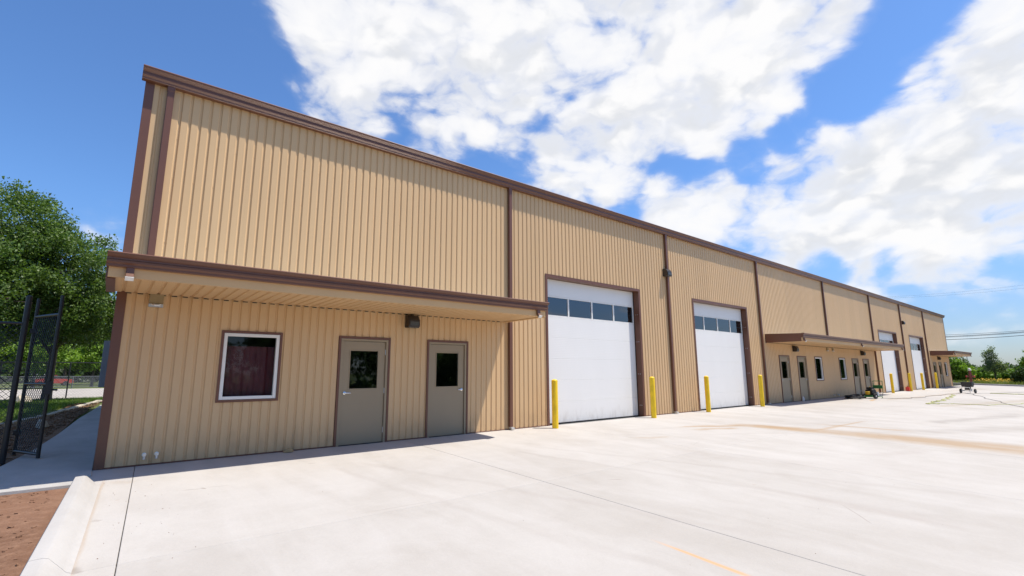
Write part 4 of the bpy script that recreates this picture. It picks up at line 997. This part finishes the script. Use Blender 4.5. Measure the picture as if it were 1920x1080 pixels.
hose('pressure_hose', 'thin dark hose trailing from the two wheeled machine to the right edge', [(45.2, -3.1), (42.6, -3.96), (37.24, -5.32), (31.25, -7.0), (27, -8.2)], 0.008, 'wire')
hose('pressure_hose', 'thin dark hose from the green pressure washer towards the far machine', [(32.4, -1.6), (33.5, -2.3), (35.2, -2.55), (40, -2.7), (45.1, -2.95)], 0.008, 'wire')
hose('lay_flat_hose', 'yellow green hose lying beyond the two wheeled machine', [(46.5, -4.2), (46.6, -4.9), (47.1, -5.7), (49, -7.4)], 0.04, 'strap', 0.2)

# ------------------------------------------------------------------ far things: cables, poles, parked car
for i, (ya, za, yb, zb) in enumerate([(14.01, 9.6, 1.73, 9.75), (14.06, 9.24, 1.76, 9.47), (14.08, 9.05, 1.79, 9.3), (14.14, 8.5, 1.86, 8.73), (12.56, 19.33, 0.48, 19.38), (12.62, 18.83, 0.57, 18.7)]):
    sl = (zb-za)/(yb-ya); P = []
    for y_ in np.linspace(45, -45, 19): P.append((150, y_, za+sl*(y_-ya)+0.0022*((y_-8)**2-30)))
    b = MB(); b.tube(P, 0.055 if i in (1, 3) else (0.035 if i < 4 else 0.012), 5)
    tag(b.build('power_line', M['wire']), ['topmost thin cable of the lower bundle crossing the sky at right', 'thick dark cable, second of the lower bundle at right', 'thin cable just under the thick one at right', 'lowest thick cable crossing the sky at right', 'faint upper cable across the cloud at right', 'faint second cable across the cloud at right'][i], 'cable')
for y_, lb in ((45, 'wooden utility pole hidden behind the building carrying the cables'), (-45, 'wooden utility pole right of the frame carrying the cables')):
    t = thing('utility_pole', lb, 'pole', (150, y_, 0)); MB().lathe([(0.22, -0.2), (0.16, 21.5)], n=10).build('mast', M['poleg'], t, smooth=True); MB().box(-0.08, 0.08, -1.2, 1.2, 20.4, 20.6).build('crossarm', M['poleg'], t)
t = thing('light_pole', 'thin grey light pole far off above the trees under the last canopy', 'pole', (200, 18.4, 0)); MB().lathe([(0.13, -0.2), (0.07, 6.0)], n=8).build('mast', M['poleg'], t); MB().box(-0.05, 0.05, -0.4, 0.05, 5.95, 6.05).build('lamp_arm', M['poleg'], t)
def car(label, x_, y_, rz):
    t = thing('parked_car', label, 'car', (x_, y_, -0.1), rz)
    MB().prism_y([(-2.1, 0.32), (2.1, 0.32), (2.15, 0.62), (2.0, 0.84), (1.1, 0.95), (-1.5, 0.98), (-2.1, 0.92), (-2.18, 0.6)], -0.85, 0.85).build('body', M['carred'], t, bevel=0.06, seg=2)
    MB().prism_y([(1.05, 0.94), (0.35, 1.40), (-0.95, 1.43), (-1.65, 0.97)], -0.74, 0.74).build('cabin', M['carglass'], t, bevel=0.05)
    MB().box(-0.92, 0.34, -0.70, 0.70, 1.41, 1.46).build('roof', M['carred'], t, bevel=0.02)
    for a in (-1.3, 1.3):
        for s in (-0.80, 0.80):
            b = MB(); wheel(b, (a, s, 0.33), 0.33, 0.2, 'y'); b.build('wheel', M['rubber'], t)
car('red car parked beyond the grey fence across the road', -6.0, 84, rad(8))
